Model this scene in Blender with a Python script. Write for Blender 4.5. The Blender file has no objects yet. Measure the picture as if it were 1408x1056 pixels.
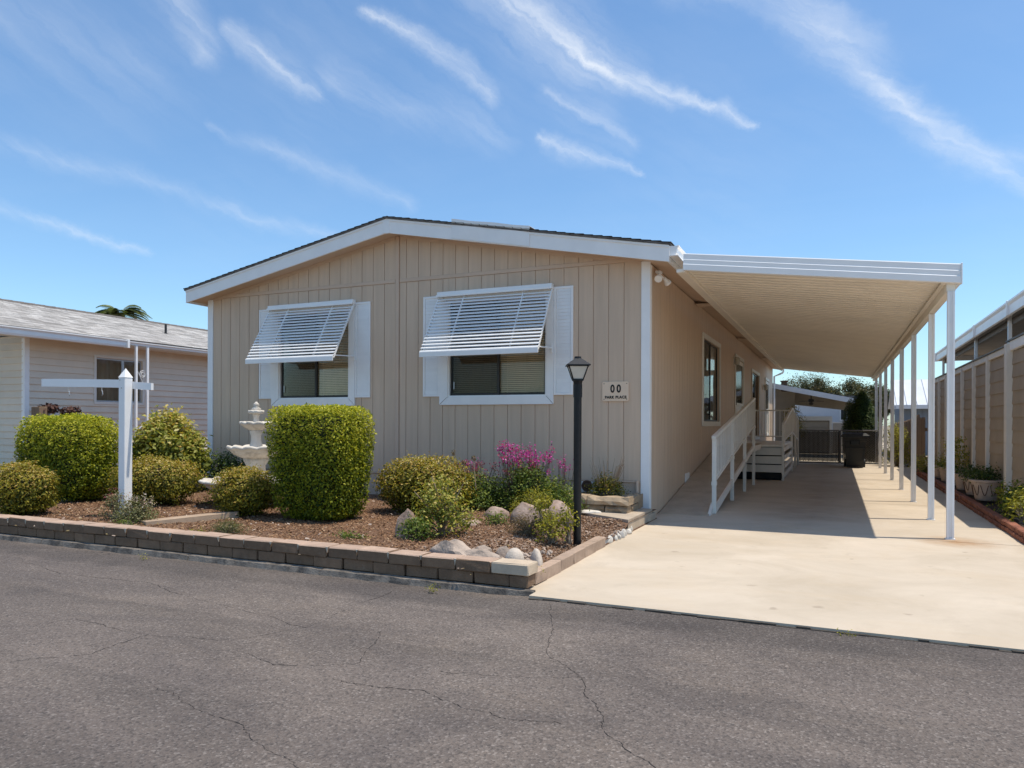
import bpy, math, random
import numpy as np
from mathutils import Vector, noise as mnoise

random.seed(7)
RNG = np.random.default_rng(11)
SC = bpy.context.scene
COL = SC.collection
R = math.radians

# ------------------------------------------------------------------ camera
cam_d = bpy.data.cameras.new('camera')
cam = bpy.data.objects.new('camera', cam_d)
COL.objects.link(cam)
SC.camera = cam
cam_d.sensor_width = 36.0
cam_d.lens = 36.0 * 995.83 / 1408.0
cam_d.shift_y = (581.73 - 528.0) / 1408.0
cam_d.clip_start = 0.05
cam_d.clip_end = 3000.0
YAW = R(24.175)
cam.location = (0, 0, 1.33)
cam.rotation_mode = 'QUATERNION'
from mathutils import Quaternion
q = Quaternion((0, 0, 1), YAW) @ Quaternion((1, 0, 0), R(90)) @ Quaternion((0, 0, 1), R(0.2155))
cam.rotation_quaternion = q

# ------------------------------------------------------------------ sun + sky
SUN_DIR = Vector((0.297, 0.077, 1.0)).normalized()
SUN_EL = math.asin(SUN_DIR.z)
SUN_AZ = math.atan2(SUN_DIR.x, SUN_DIR.y)
sun_d = bpy.data.lights.new('sun', 'SUN')
sun_d.energy = 2.95
sun_d.angle = R(0.53)
sun_d.color = (1.0, 0.925, 0.80)
sun = bpy.data.objects.new('sun', sun_d)
COL.objects.link(sun)
sun.rotation_mode = 'QUATERNION'
sun.rotation_quaternion = SUN_DIR.to_track_quat('Z', 'Y')
sun.location = (6, 2, 30)

SC.view_settings.view_transform = 'Standard'
SC.view_settings.look = 'None'
SC.view_settings.exposure = 0.6
SC.view_settings.gamma = 1.0
SC.view_settings.use_curve_mapping = False
SC.cycles.use_denoising = True
SC.cycles.max_bounces = 8
SC.cycles.diffuse_bounces = 5
SC.cycles.transparent_max_bounces = 12
SC.cycles.sample_clamp_indirect = 6.0


def nd(nt, kind, **kw):
    n = nt.nodes.new(kind)
    for k, v in kw.items():
        if k in ('inp',):
            for i, val in v.items():
                n.inputs[i].default_value = val
        else:
            setattr(n, k, v)
    return n


def math_(nt, op, a, b=None, clamp=False):
    n = nt.nodes.new('ShaderNodeMath')
    n.operation = op
    n.use_clamp = clamp
    for i, x in enumerate((a, b)):
        if x is None:
            continue
        if isinstance(x, (int, float)):
            n.inputs[i].default_value = x
        else:
            nt.links.new(x, n.inputs[i])
    return n.outputs[0]


def vmath(nt, op, a, b=None, scale=None):
    n = nt.nodes.new('ShaderNodeVectorMath')
    n.operation = op
    for i, x in enumerate((a, b)):
        if x is None:
            continue
        if isinstance(x, (tuple, list)):
            n.inputs[i].default_value = x
        else:
            nt.links.new(x, n.inputs[i])
    if scale is not None:
        if isinstance(scale, (int, float)):
            n.inputs['Scale'].default_value = scale
        else:
            nt.links.new(scale, n.inputs['Scale'])
    return n.outputs['Value'] if op in ('DOT_PRODUCT', 'LENGTH', 'DISTANCE') else n.outputs['Vector']


def mixc(nt, fac, a, b, blend='MIX'):
    n = nt.nodes.new('ShaderNodeMix')
    n.data_type = 'RGBA'
    n.blend_type = blend
    n.clamp_factor = True
    for i, x in ((0, fac), (6, a), (7, b)):
        if isinstance(x, (int, float)):
            n.inputs[i].default_value = x
        elif isinstance(x, (tuple, list)):
            n.inputs[i].default_value = (*x[:3], 1)
        else:
            nt.links.new(x, n.inputs[i])
    return n.outputs[2]


def build_world():
    w = bpy.data.worlds.new('World')
    SC.world = w
    w.use_nodes = True
    nt = w.node_tree
    nt.nodes.clear()
    out = nt.nodes.new('ShaderNodeOutputWorld')
    bg = nt.nodes.new('ShaderNodeBackground')
    bg.inputs['Strength'].default_value = 0.15
    sky = nt.nodes.new('ShaderNodeTexSky')
    sky.sky_type = 'NISHITA'
    sky.sun_disc = False
    sky.sun_elevation = SUN_EL
    sky.sun_rotation = SUN_AZ
    sky.altitude = 100
    sky.air_density = 1.0
    sky.dust_density = 0.6
    sky.ozone_density = 1.6
    tc = nt.nodes.new('ShaderNodeTexCoord')
    d = vmath(nt, 'NORMALIZE', tc.outputs['Generated'])
    sx = nt.nodes.new('ShaderNodeSeparateXYZ')
    nt.links.new(d, sx.inputs[0])
    x, y, z = sx.outputs
    az = math_(nt, 'ARCTAN2', x, y)
    el = math_(nt, 'ARCSINE', z)
    cb = nt.nodes.new('ShaderNodeCombineXYZ')
    nt.links.new(math_(nt, 'MULTIPLY', az, 0.9), cb.inputs[0])
    nt.links.new(el, cb.inputs[1])
    P0 = cb.outputs[0]
    # turbulence that frays the wisps
    n1 = nd(nt, 'ShaderNodeTexNoise', inp={'Scale': 7.0, 'Detail': 3.0, 'Roughness': 0.55})
    nt.links.new(P0, n1.inputs['Vector'])
    n1b = nd(nt, 'ShaderNodeTexNoise', inp={'Scale': 34.0, 'Detail': 7.0, 'Roughness': 0.7})
    nt.links.new(P0, n1b.inputs['Vector'])
    o1 = vmath(nt, 'SCALE', vmath(nt, 'SUBTRACT', n1.outputs['Color'], (0.5, 0.5, 0.5)), scale=0.034)
    o2 = vmath(nt, 'SCALE', vmath(nt, 'SUBTRACT', n1b.outputs['Color'], (0.5, 0.5, 0.5)), scale=0.024)
    flat = vmath(nt, 'MULTIPLY', vmath(nt, 'ADD', o1, o2), (1, 1, 0))
    P = vmath(nt, 'ADD', P0, flat)
    wisps = [  # azimuth, elevation points of each streak, half width there, strength
        ([(-0.47, 0.555), (-0.40, 0.512), (-0.33, 0.478), (-0.268, 0.45)], [.030, .034, .028, .018], .62),
        ([(-0.44, 0.525), (-0.36, 0.486), (-0.268, 0.447), (-0.20, 0.418), (-0.150, 0.400)], [.010, .014, .012, .009, .004], .78),
        ([(-0.165, 0.402), (-0.135, 0.396), (-0.100, 0.372)], [.004, .008, .003], .5),
        ([(-0.09, 0.525), (-0.03, 0.477), (0.02, 0.432), (0.063, 0.383), (0.109, 0.33), (0.16, 0.296), (0.21, 0.245)], [.016, .020, .018, .015, .013, .012, .007], .62),
        ([(-0.20, 0.535), (-0.12, 0.528), (-0.05, 0.50)], [.014, .020, .012], .35),
        ([(-0.62, 0.512), (-0.558, 0.487), (-0.50, 0.455), (-0.45, .418)], [.006, .009, .012, .008], .5),
        ([(-0.385, 0.380), (-0.345, 0.362), (-0.30, 0.347), (-0.248, 0.330)], [.005, .011, .008, .003], .42),
        ([(-0.38, 0.432), (-0.31, 0.40), (-0.262, 0.365)], [.008, .018, .010], .3),
        ([(-0.80, 0.470), (-0.755, 0.452), (-0.72, 0.432), (-0.68, .415)], [.008, .014, .012, .006], .45),
        ([(-0.66, 0.435), (-0.60, 0.405), (-0.52, 0.40), (-0.44, 0.375)], [.014, .018, .018, .014], .2),
        ([(-0.89, 0.505), (-0.86, 0.487), (-0.826, 0.446)], [.018, .018, .014], .42),
        ([(-0.82, 0.367), (-0.701, 0.335), (-0.567, 0.291)], [.004, .010, .008], .22),
        ([(-1.3, 0.255), (-1.038, 0.229), (-0.89, 0.210)], [.007, .007, .004], .32),
        ([(-1.3, 0.32), (-1.038, 0.30), (-0.85, 0.285), (-0.764, 0.262), (-0.60, 0.222)], [.010, .010, .008, .008, .006], .22),
        ([(-1.3, 0.47), (-1.039, 0.43), (-0.90, 0.405)], [.05, .05, .04], .16),
        ([(0.12, 0.305), (0.26, 0.29), (0.5, 0.26)], [.010, .014, .016], .22),
    ]
    acc = None
    for pts, wd, st in wisps:
        for i in range(len(pts) - 1):
            A = (pts[i][0] * .9, pts[i][1], 0)
            B = (pts[i + 1][0] * .9, pts[i + 1][1], 0)
            ba = (B[0] - A[0], B[1] - A[1], 0)
            bb = ba[0] ** 2 + ba[1] ** 2
            pa = vmath(nt, 'SUBTRACT', P, A)
            h = math_(nt, 'MULTIPLY', vmath(nt, 'DOT_PRODUCT', pa, ba), 1 / bb, clamp=True)
            n = nt.nodes.new('ShaderNodeVectorMath')
            n.operation = 'SCALE'
            n.inputs[0].default_value = ba
            nt.links.new(h, n.inputs['Scale'])
            dist = vmath(nt, 'LENGTH', vmath(nt, 'SUBTRACT', pa, n.outputs[0]))
            wn = math_(nt, 'ADD', math_(nt, 'MULTIPLY', h, wd[i + 1] - wd[i]), wd[i])
            t = math_(nt, 'SUBTRACT', 1.0, math_(nt, 'DIVIDE', dist, math_(nt, 'MULTIPLY', wn, 2.3)), clamp=True)
            t = math_(nt, 'MULTIPLY', math_(nt, 'POWER', t, 1.7), st)
            acc = t if acc is None else math_(nt, 'MAXIMUM', acc, t)
    # fine structure drawn out along the streaks
    mp = nd(nt, 'ShaderNodeMapping')
    mp.inputs['Scale'].default_value = (5.5, 46, 1)
    mr = nd(nt, 'ShaderNodeMapping')
    mr.inputs['Rotation'].default_value = (0, 0, R(32))
    nt.links.new(P, mr.inputs['Vector'])
    nt.links.new(mr.outputs[0], mp.inputs['Vector'])
    n2 = nd(nt, 'ShaderNodeTexNoise', inp={'Scale': 1.0, 'Detail': 7.0, 'Roughness': 0.6})
    nt.links.new(mp.outputs[0], n2.inputs['Vector'])
    fine = math_(nt, 'MULTIPLY', math_(nt, 'SUBTRACT', n2.outputs['Fac'], 0.30), 2.6, clamp=True)
    c1 = math_(nt, 'MULTIPLY', acc, math_(nt, 'ADD', math_(nt, 'MULTIPLY', fine, .85), .12))
    # thin veil of cirrus over the whole sky, on a plane high above
    zc = math_(nt, 'MAXIMUM', z, 0.06)
    pc = nt.nodes.new('ShaderNodeCombineXYZ')
    nt.links.new(math_(nt, 'DIVIDE', x, zc), pc.inputs[0])
    nt.links.new(math_(nt, 'DIVIDE', y, zc), pc.inputs[1])
    mp2 = nd(nt, 'ShaderNodeMapping')
    mp2.inputs['Rotation'].default_value = (0, 0, R(-25))
    mp2.inputs['Scale'].default_value = (0.55, 1.7, 1)
    nt.links.new(pc.outputs[0], mp2.inputs['Vector'])
    n3 = nd(nt, 'ShaderNodeTexNoise', inp={'Scale': 1.0, 'Detail': 8.0, 'Roughness': 0.58, 'Distortion': 0.5})
    nt.links.new(mp2.outputs[0], n3.inputs['Vector'])
    veil = math_(nt, 'MULTIPLY', math_(nt, 'SUBTRACT', n3.outputs['Fac'], 0.44), 0.75, clamp=True)
    veil = math_(nt, 'MULTIPLY', veil, math_(nt, 'MULTIPLY', z, 3.0, clamp=True))
    n4 = nd(nt, 'ShaderNodeTexNoise', inp={'Scale': 3.2, 'Detail': 4.0, 'Roughness': 0.55})
    nt.links.new(mr.outputs[0], n4.inputs['Vector'])
    wide = math_(nt, 'MULTIPLY', math_(nt, 'SUBTRACT', n4.outputs['Fac'], .46), 3.0, clamp=True)
    wide = math_(nt, 'MULTIPLY', math_(nt, 'MULTIPLY', wide, fine), math_(nt, 'MULTIPLY', z, 2.2, clamp=True))
    cl = math_(nt, 'ADD', c1, math_(nt, 'MULTIPLY', wide, 0.13), clamp=True)
    cl = math_(nt, 'ADD', cl, math_(nt, 'MULTIPLY', veil, 0.12), clamp=True)
    tint = mixc(nt, 1.0, sky.outputs[0], SKY_TINT, 'MULTIPLY')
    col = mixc(nt, cl, tint, SKY_CLOUD)
    nt.links.new(col, bg.inputs['Color'])
    nt.links.new(bg.outputs[0], out.inputs['Surface'])


SKY_TINT = (0.60, 0.745, 0.82)
SKY_CLOUD = (4.3, 4.5, 4.75)
build_world()


# ------------------------------------------------------------------ materials
def M(name, c, rough=.6, var=.12, scale=6.0, c2=None, bump=0.0, bscale=80.0, rand=0.0, metal=0.0,
      spec=.3, stretch=(1, 1, 1), spots=None, detail=6.0):
    m = bpy.data.materials.new(name)
    m.use_nodes = True
    nt = m.node_tree
    bs = nt.nodes['Principled BSDF']
    bs.inputs['Roughness'].default_value = rough
    bs.inputs['Metallic'].default_value = metal
    bs.inputs['Specular IOR Level'].default_value = spec
    g = nt.nodes.new('ShaderNodeNewGeometry')
    mp = nt.nodes.new('ShaderNodeMapping')
    mp.inputs['Scale'].default_value = stretch
    nt.links.new(g.outputs['Position'], mp.inputs[0])
    oi = nt.nodes.new('ShaderNodeObjectInfo')
    n = nd(nt, 'ShaderNodeTexNoise', inp={'Scale': scale, 'Detail': detail, 'Roughness': .6})
    nt.links.new(mp.outputs[0], n.inputs['Vector'])
    ca = tuple(max(0, v * (1 - var)) for v in c)
    cbb = tuple(min(1, v * (1 + var)) for v in (c2 or c))
    f = math_(nt, 'MULTIPLY', math_(nt, 'SUBTRACT', n.outputs['Fac'], .3), 2.5, clamp=True)
    col = mixc(nt, f, ca, cbb)
    if spots:
        sc_, thr, sc_col, amt = spots
        n5 = nd(nt, 'ShaderNodeTexNoise', inp={'Scale': sc_, 'Detail': 5.0, 'Roughness': .65})
        nt.links.new(mp.outputs[0], n5.inputs['Vector'])
        ff = math_(nt, 'MULTIPLY', math_(nt, 'MULTIPLY', math_(nt, 'SUBTRACT', n5.outputs['Fac'], thr), 6.0, clamp=True), amt)
        col = mixc(nt, ff, col, sc_col)
    if rand:
        rv = math_(nt, 'ADD', math_(nt, 'MULTIPLY', oi.outputs['Random'], 2 * rand), 1 - rand)
        hs = nt.nodes.new('ShaderNodeHueSaturation')
        nt.links.new(col, hs.inputs['Color'])
        nt.links.new(rv, hs.inputs['Value'])
        col = hs.outputs[0]
    nt.links.new(col, bs.inputs['Base Color'])
    if bump:
        nb = nd(nt, 'ShaderNodeTexNoise', inp={'Scale': bscale, 'Detail': 4.0, 'Roughness': .6})
        nt.links.new(mp.outputs[0], nb.inputs['Vector'])
        b = nd(nt, 'ShaderNodeBump', inp={'Strength': bump, 'Distance': .01})
        nt.links.new(nb.outputs['Fac'], b.inputs['Height'])
        nt.links.new(b.outputs[0], bs.inputs['Normal'])
    return m


def leafmat(name, ramp, trans=.25, rough=.5):
    """ramp: list of (pos, colour) over the per-leaf random value"""
    m = bpy.data.materials.new(name)
    m.use_nodes = True
    nt = m.node_tree
    bs = nt.nodes['Principled BSDF']
    out = nt.nodes['Material Output']
    at = nt.nodes.new('ShaderNodeAttribute')
    at.attribute_name = 'v'
    cr = nt.nodes.new('ShaderNodeValToRGB')
    e = cr.color_ramp.elements
    e[0].position, e[0].color = ramp[0][0], (*ramp[0][1], 1)
    e[1].position, e[1].color = ramp[-1][0], (*ramp[-1][1], 1)
    for p, c in ramp[1:-1]:
        k = e.new(p)
        k.color = (*c, 1)
    nt.links.new(at.outputs['Fac'], cr.inputs[0])
    nt.links.new(cr.outputs[0], bs.inputs['Base Color'])
    bs.inputs['Roughness'].default_value = rough
    bs.inputs['Specular IOR Level'].default_value = .2
    tr = nt.nodes.new('ShaderNodeBsdfTranslucent')
    nt.links.new(mixc(nt, 1.0, cr.outputs[0], (1.5, 1.5, .7), 'MULTIPLY'), tr.inputs[0])
    mx = nt.nodes.new('ShaderNodeMixShader')
    mx.inputs[0].default_value = trans
    nt.links.new(bs.outputs[0], mx.inputs[1])
    nt.links.new(tr.outputs[0], mx.inputs[2])
    nt.links.new(mx.outputs[0], out.inputs[0])
    return m


def glassmat(name, tint=(.5, .53, .54), refl=1.0):
    m = bpy.data.materials.new(name)
    m.use_nodes = True
    nt = m.node_tree
    nt.nodes.remove(nt.nodes['Principled BSDF'])
    out = nt.nodes['Material Output']
    t = nt.nodes.new('ShaderNodeBsdfTransparent')
    t.inputs[0].default_value = (*tint, 1)
    gl = nt.nodes.new('ShaderNodeBsdfGlossy')
    gl.inputs['Roughness'].default_value = .015
    gl.inputs[0].default_value = (.95, .97, 1, 1)
    fr = nt.nodes.new('ShaderNodeFresnel')
    fr.inputs[0].default_value = 1.5
    n = nd(nt, 'ShaderNodeTexNoise', inp={'Scale': 2.5, 'Detail': 1.0})
    g = nt.nodes.new('ShaderNodeNewGeometry')
    nt.links.new(g.outputs['Position'], n.inputs['Vector'])
    b = nd(nt, 'ShaderNodeBump', inp={'Strength': .12, 'Distance': .02})
    nt.links.new(n.outputs['Fac'], b.inputs['Height'])
    nt.links.new(b.outputs[0], gl.inputs['Normal'])
    f = math_(nt, 'MULTIPLY', fr.outputs[0], .55 * refl, clamp=True)
    mx = nt.nodes.new('ShaderNodeMixShader')
    nt.links.new(f, mx.inputs[0])
    nt.links.new(t.outputs[0], mx.inputs[1])
    nt.links.new(gl.outputs[0], mx.inputs[2])
    nt.links.new(mx.outputs[0], out.inputs[0])
    return m


MT = {}
MT['siding'] = M('tan_siding', (.635, .474, .342), .62, .07, 1.3, bump=.12, bscale=7, stretch=(9, 9, .6), rand=.014, spots=(.5, .52, (.56, .42, .31), .35))
MT['siding_trim'] = M('tan_trim', (.62, .46, .34), .6, .05, 2)
MT['white'] = M('white_paint', (.88, .865, .845), .5, .04, 3, rand=.02, spots=(2.2, .66, (.55, .52, .46), .35))
MT['white_metal'] = M('white_enamelled_metal', (.87, .855, .835), .38, .03, 4, rand=.02, spots=(5, .68, (.5, .46, .4), .4))
MT['vinyl'] = M('off_white_vinyl', (.74, .69, .62), .5, .04, 2, rand=.03)
MT['lap'] = M('cream_lap_siding', (.76, .65, .52), .6, .05, 2, rand=.03)
MT['pan'] = M('cream_roof_pan', (.88, .80, .68), .45, .05, 2, rand=.015)
MT['rail'] = M('cream_railing_paint', (.76, .72, .65), .5, .05, 6, rand=.03)
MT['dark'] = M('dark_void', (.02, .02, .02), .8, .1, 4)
MT['black'] = M('black_iron_paint', (.012, .012, .013), .38, .3, 30, bump=.12, bscale=160)
MT['bronze'] = M('bronze_window_frame', (.035, .032, .03), .4, .1, 20)
MT['alu'] = M('dull_aluminium', (.5, .5, .5), .4, .08, 20, metal=.6)
MT['shingle'] = M('grey_roof_shingle', (.11, .095, .085), .9, .25, 14, bump=.4, bscale=300, c2=(.16, .14, .125))
MT['blind'] = M('cream_blind', (.82, .72, .56), .6, .06, 5)
MT['curtain'] = M('beige_curtain', (.33, .27, .2), .8, .15, 4, stretch=(8, 8, .3))
MT['asphalt'] = None
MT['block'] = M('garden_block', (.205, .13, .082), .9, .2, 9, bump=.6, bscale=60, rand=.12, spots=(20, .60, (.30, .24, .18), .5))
MT['block_lit_top'] = M('block_lit_top', (.44, .31, .23), .9, .14, 9, bump=.5, bscale=70, rand=.08, spots=(26, .64, (.25, .18, .13), .5))  # paler tops over stained fronts; sun contrast put into the colour
MT['mortar'] = M('lime_drip', (.5, .43, .34), .95, .2, 20)
MT['edging'] = M('edging_brick', (.40, .29, .215), .9, .16, 9, bump=.5, bscale=70, rand=.10, spots=(26, .62, (.2, .14, .1), .6))
MT['block_pale'] = M('pale_garden_block', (.54, .43, .315), .9, .12, 9, bump=.5, bscale=70, spots=(26, .64, (.25, .2, .15), .6))
MT['brick'] = M('red_brick', (.26, .10, .06), .9, .22, 14, bump=.45, bscale=90, rand=.18, spots=(22, .64, (.38, .3, .24), .5))
MT['curb'] = M('weathered_curb', (.20, .175, .15), .95, .25, 5, bump=.7, bscale=60, spots=(7, .45, (.07, .062, .055), .85))
MT['slab'] = M('grey_concrete', (.45, .37, .285), .9, .12, 4, bump=.35, bscale=90, spots=(14, .62, (.22, .19, .16), .5))
MT['stone'] = M('pink_grey_stone', (.30, .20, .15), .9, .25, 7, bump=.9, bscale=30, c2=(.40, .30, .24), rand=.10, spots=(11, .54, (.12, .08, .06), .75))
MT['palestone'] = M('pale_grey_stone', (.40, .315, .25), .9, .25, 8, bump=.9, bscale=34, rand=.14, spots=(12, .55, (.17, .14, .12), .7))
MT['sandstone'] = M('rough_sandstone', (.36, .27, .18), .9, .2, 8, bump=.8, bscale=30, rand=.10, spots=(18, .6, (.17, .12, .08), .7))
MT['fountain'] = M('cast_stone', (.66, .60, .52), .85, .12, 6, bump=.6, bscale=45, spots=(4.5, .48, (.33, .28, .22), .7))
MT['roundrock'] = M('pale_round_rock', (.57, .485, .40), .9, .14, 9, bump=.5, bscale=60, spots=(14, .6, (.28, .24, .2), .5))
MT['cobble'] = M('white_cobble', (.58, .54, .48), .9, .2, 12, bump=.6, bscale=50, rand=.12)
MT['wood'] = M('weathered_wood', (.23, .155, .10), .85, .22, 3, bump=.4, bscale=10, stretch=(6, 6, .7), rand=.16)
MT['timber'] = M('sawn_timber', (.40, .29, .20), .85, .15, 4, bump=.3, bscale=20)
MT['fenceboard'] = M('beige_wall_siding', (.37, .295, .22), .65, .08, 2.5, rand=.04, bump=.15, bscale=20)
MT['bin'] = M('dark_plastic', (.022, .024, .026), .42, .12, 10)
MT['pot'] = M('terracotta_cream_pot', (.46, .35, .28), .8, .15, 10, bump=.25, bscale=60, spots=(9, .6, (.26, .2, .16), .5))
MT['soil'] = M('soil', (.05, .035, .025), .95, .3, 30, bump=.6)
MT['bark'] = M('bark', (.09, .065, .045), .9, .25, 18, bump=.6, bscale=40)
MT['twig'] = M('grey_twig', (.25, .2, .15), .9, .2, 20)
MT['inner'] = M('shaded_core', (.020, .026, .009), .95, .4, 30)  # near-black solid core; shade between the leaves put into its colour
MT['sign'] = M('sign_tan', (.80, .60, .43), .5, .03, 8)
MT['letter'] = M('sign_lettering', (.012, .012, .012), .5, .05, 8)
MT['lampglass'] = M('frosted_lamp_glass', (.55, .53, .47), .25, .06, 12)
MT['link'] = M('galvanised_wire', (.16, .15, .14), .45, .1, 20, metal=.5)
MT['gateslat'] = M('brown_privacy_slat', (.05, .042, .036), .7, .3, 12, rand=.2)
MT['bluewall'] = M('blue_grey_wall', (.19, .225, .27), .7, .08, 3)
MT['whitewall'] = M('pale_house_wall', (.62, .63, .65), .7, .05, 3)
MT['metalroof'] = M('white_metal_roof', (.66, .67, .68), .35, .05, 2)
MT['underside'] = M('aged_patio_ceiling', (.25, .215, .175), .7, .15, 2)
MT['beigewall'] = M('beige_garage_wall', (.36, .32, .27), .7, .08, 3)
MT['rust'] = M('rusty_iron', (.10, .055, .035), .8, .3, 20)
MT['glass'] = glassmat('window_glass', (.92, .90, .85))
MT['glass_screen'] = glassmat('screened_window_glass', (.62, .60, .56), .6)
MT['red'] = M('dark_red_blooms', (.085, .04, .03), .8, .4, 30)


def asphalt():
    m = bpy.data.materials.new('old_asphalt')
    m.use_nodes = True
    nt = m.node_tree
    bs = nt.nodes['Principled BSDF']
    bs.inputs['Roughness'].default_value = .88
    bs.inputs['Specular IOR Level'].default_value = .25
    g = nt.nodes.new('ShaderNodeNewGeometry')
    pos = g.outputs['Position']

    def noise(scale, detail=5, rough=.6, st=(1, 1, 1), dist=0):
        mp = nt.nodes.new('ShaderNodeMapping')
        mp.inputs['Scale'].default_value = st
        nt.links.new(pos, mp.inputs[0])
        n = nd(nt, 'ShaderNodeTexNoise', inp={'Scale': scale, 'Detail': detail, 'Roughness': rough, 'Distortion': dist})
        nt.links.new(mp.outputs[0], n.inputs['Vector'])
        return n.outputs['Fac']
    big = noise(.9, 5, .6, (.45, 1.3, 1), .6)
    f = math_(nt, 'MULTIPLY', math_(nt, 'SUBTRACT', big, .34), 3.0, clamp=True)
    col = mixc(nt, f, ASPH[0], ASPH[1])
    # long darker bands along the street where tyres run and seams were sealed
    sx = nt.nodes.new('ShaderNodeSeparateXYZ')
    nt.links.new(pos, sx.inputs[0])
    wob = math_(nt, 'MULTIPLY', math_(nt, 'SUBTRACT', noise(.8, 4, .6), .5), .7)
    yy = math_(nt, 'ADD', sx.outputs[1], wob)
    bands = []
    w2_ = math_(nt, 'MULTIPLY', math_(nt, 'SUBTRACT', noise(1.6, 5, .65), .5), .22)
    ys = math_(nt, 'ADD', sx.outputs[1], w2_)
    for y0, w, a in ((3.86, .55, .62), (4.62, .22, .35), (2.75, .7, .35), (.9, .8, .4)):     # lapped edges of old resurfacing passes
        t = math_(nt, 'DIVIDE', math_(nt, 'SUBTRACT', y0, ys), w)
        on = math_(nt, 'MULTIPLY', t, 14.0, clamp=True)
        fade = math_(nt, 'SUBTRACT', 1.0, t, clamp=True)
        b = math_(nt, 'MULTIPLY', math_(nt, 'MULTIPLY', on, math_(nt, 'POWER', fade, 1.7)), a)
        b = math_(nt, 'MULTIPLY', b, math_(nt, 'MULTIPLY', math_(nt, 'SUBTRACT', noise(.55, 3, .5), .25), 2.2, clamp=True))
        bands.append(b)
    for y0, w, a in ((4.98, .34, .55), (1.9, .4, .25), (-1.5, .6, .3)):
        b = math_(nt, 'SUBTRACT', 1.0, math_(nt, 'DIVIDE', math_(nt, 'ABSOLUTE', math_(nt, 'SUBTRACT', yy, y0)), w), clamp=True)
        b = math_(nt, 'MULTIPLY', math_(nt, 'MULTIPLY', b, 2.0, clamp=True), a)
        bands.append(b)
    warm = noise(1.7, 5, .65, (.5, 1, 1))
    wf = math_(nt, 'MULTIPLY', math_(nt, 'MULTIPLY', math_(nt, 'SUBTRACT', warm, .52), 4.0, clamp=True), .5)
    col = mixc(nt, wf, col, ASPH[3])
    # stones of the aggregate
    v = nd(nt, 'ShaderNodeTexVoronoi', inp={'Scale': 95.0})
    nt.links.new(pos, v.inputs['Vector'])
    vs = nt.nodes.new('ShaderNodeSeparateColor')
    nt.links.new(v.outputs['Color'], vs.inputs[0])
    pale = math_(nt, 'MULTIPLY', math_(nt, 'SUBTRACT', vs.outputs[0], .80), 5.0, clamp=True)
    col = mixc(nt, math_(nt, 'MULTIPLY', pale, .5), col, (.37, .325, .29))
    darkf = math_(nt, 'MULTIPLY', math_(nt, 'SUBTRACT', .32, vs.outputs[1]), 5.0, clamp=True)
    col = mixc(nt, math_(nt, 'MULTIPLY', darkf, .6), col, (.065, .057, .053))
    mid = noise(48, 4, .75)
    col = mixc(nt, math_(nt, 'MULTIPLY', math_(nt, 'MULTIPLY', math_(nt, 'SUBTRACT', mid, .52), 7.0, clamp=True), .55), col, (.235, .205, .183))
    col = mixc(nt, math_(nt, 'MULTIPLY', math_(nt, 'MULTIPLY', math_(nt, 'SUBTRACT', .46, mid), 7.0, clamp=True), .6), col, (.075, .066, .061))
    for b in bands:
        col = mixc(nt, b, col, (.50, .52, .54), 'MULTIPLY')
    lf = math_(nt, 'MULTIPLY', math_(nt, 'SUBTRACT', noise(.7, 6, .68, (.6, 1.1, 1), .8), .36), 3.4, clamp=True)
    col = mixc(nt, 1.0, col, mixc(nt, lf, (.74, .74, .76), (1.12, 1.10, 1.07)), 'MULTIPLY')
    nt.links.new(col, bs.inputs['Base Color'])
    h = math_(nt, 'ADD', math_(nt, 'MULTIPLY', v.outputs['Distance'], 1.0), math_(nt, 'MULTIPLY', noise(40, 4, .7), .8))
    b = nd(nt, 'ShaderNodeBump', inp={'Strength': .55, 'Distance': .006})
    nt.links.new(h, b.inputs['Height'])
    nt.links.new(b.outputs[0], bs.inputs['Normal'])
    return m


ASPH = ((.129, .106, .092), (.182, .149, .128), (.09, .078, .071), (.22, .173, .134))
MT['asphalt'] = asphalt()


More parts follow.
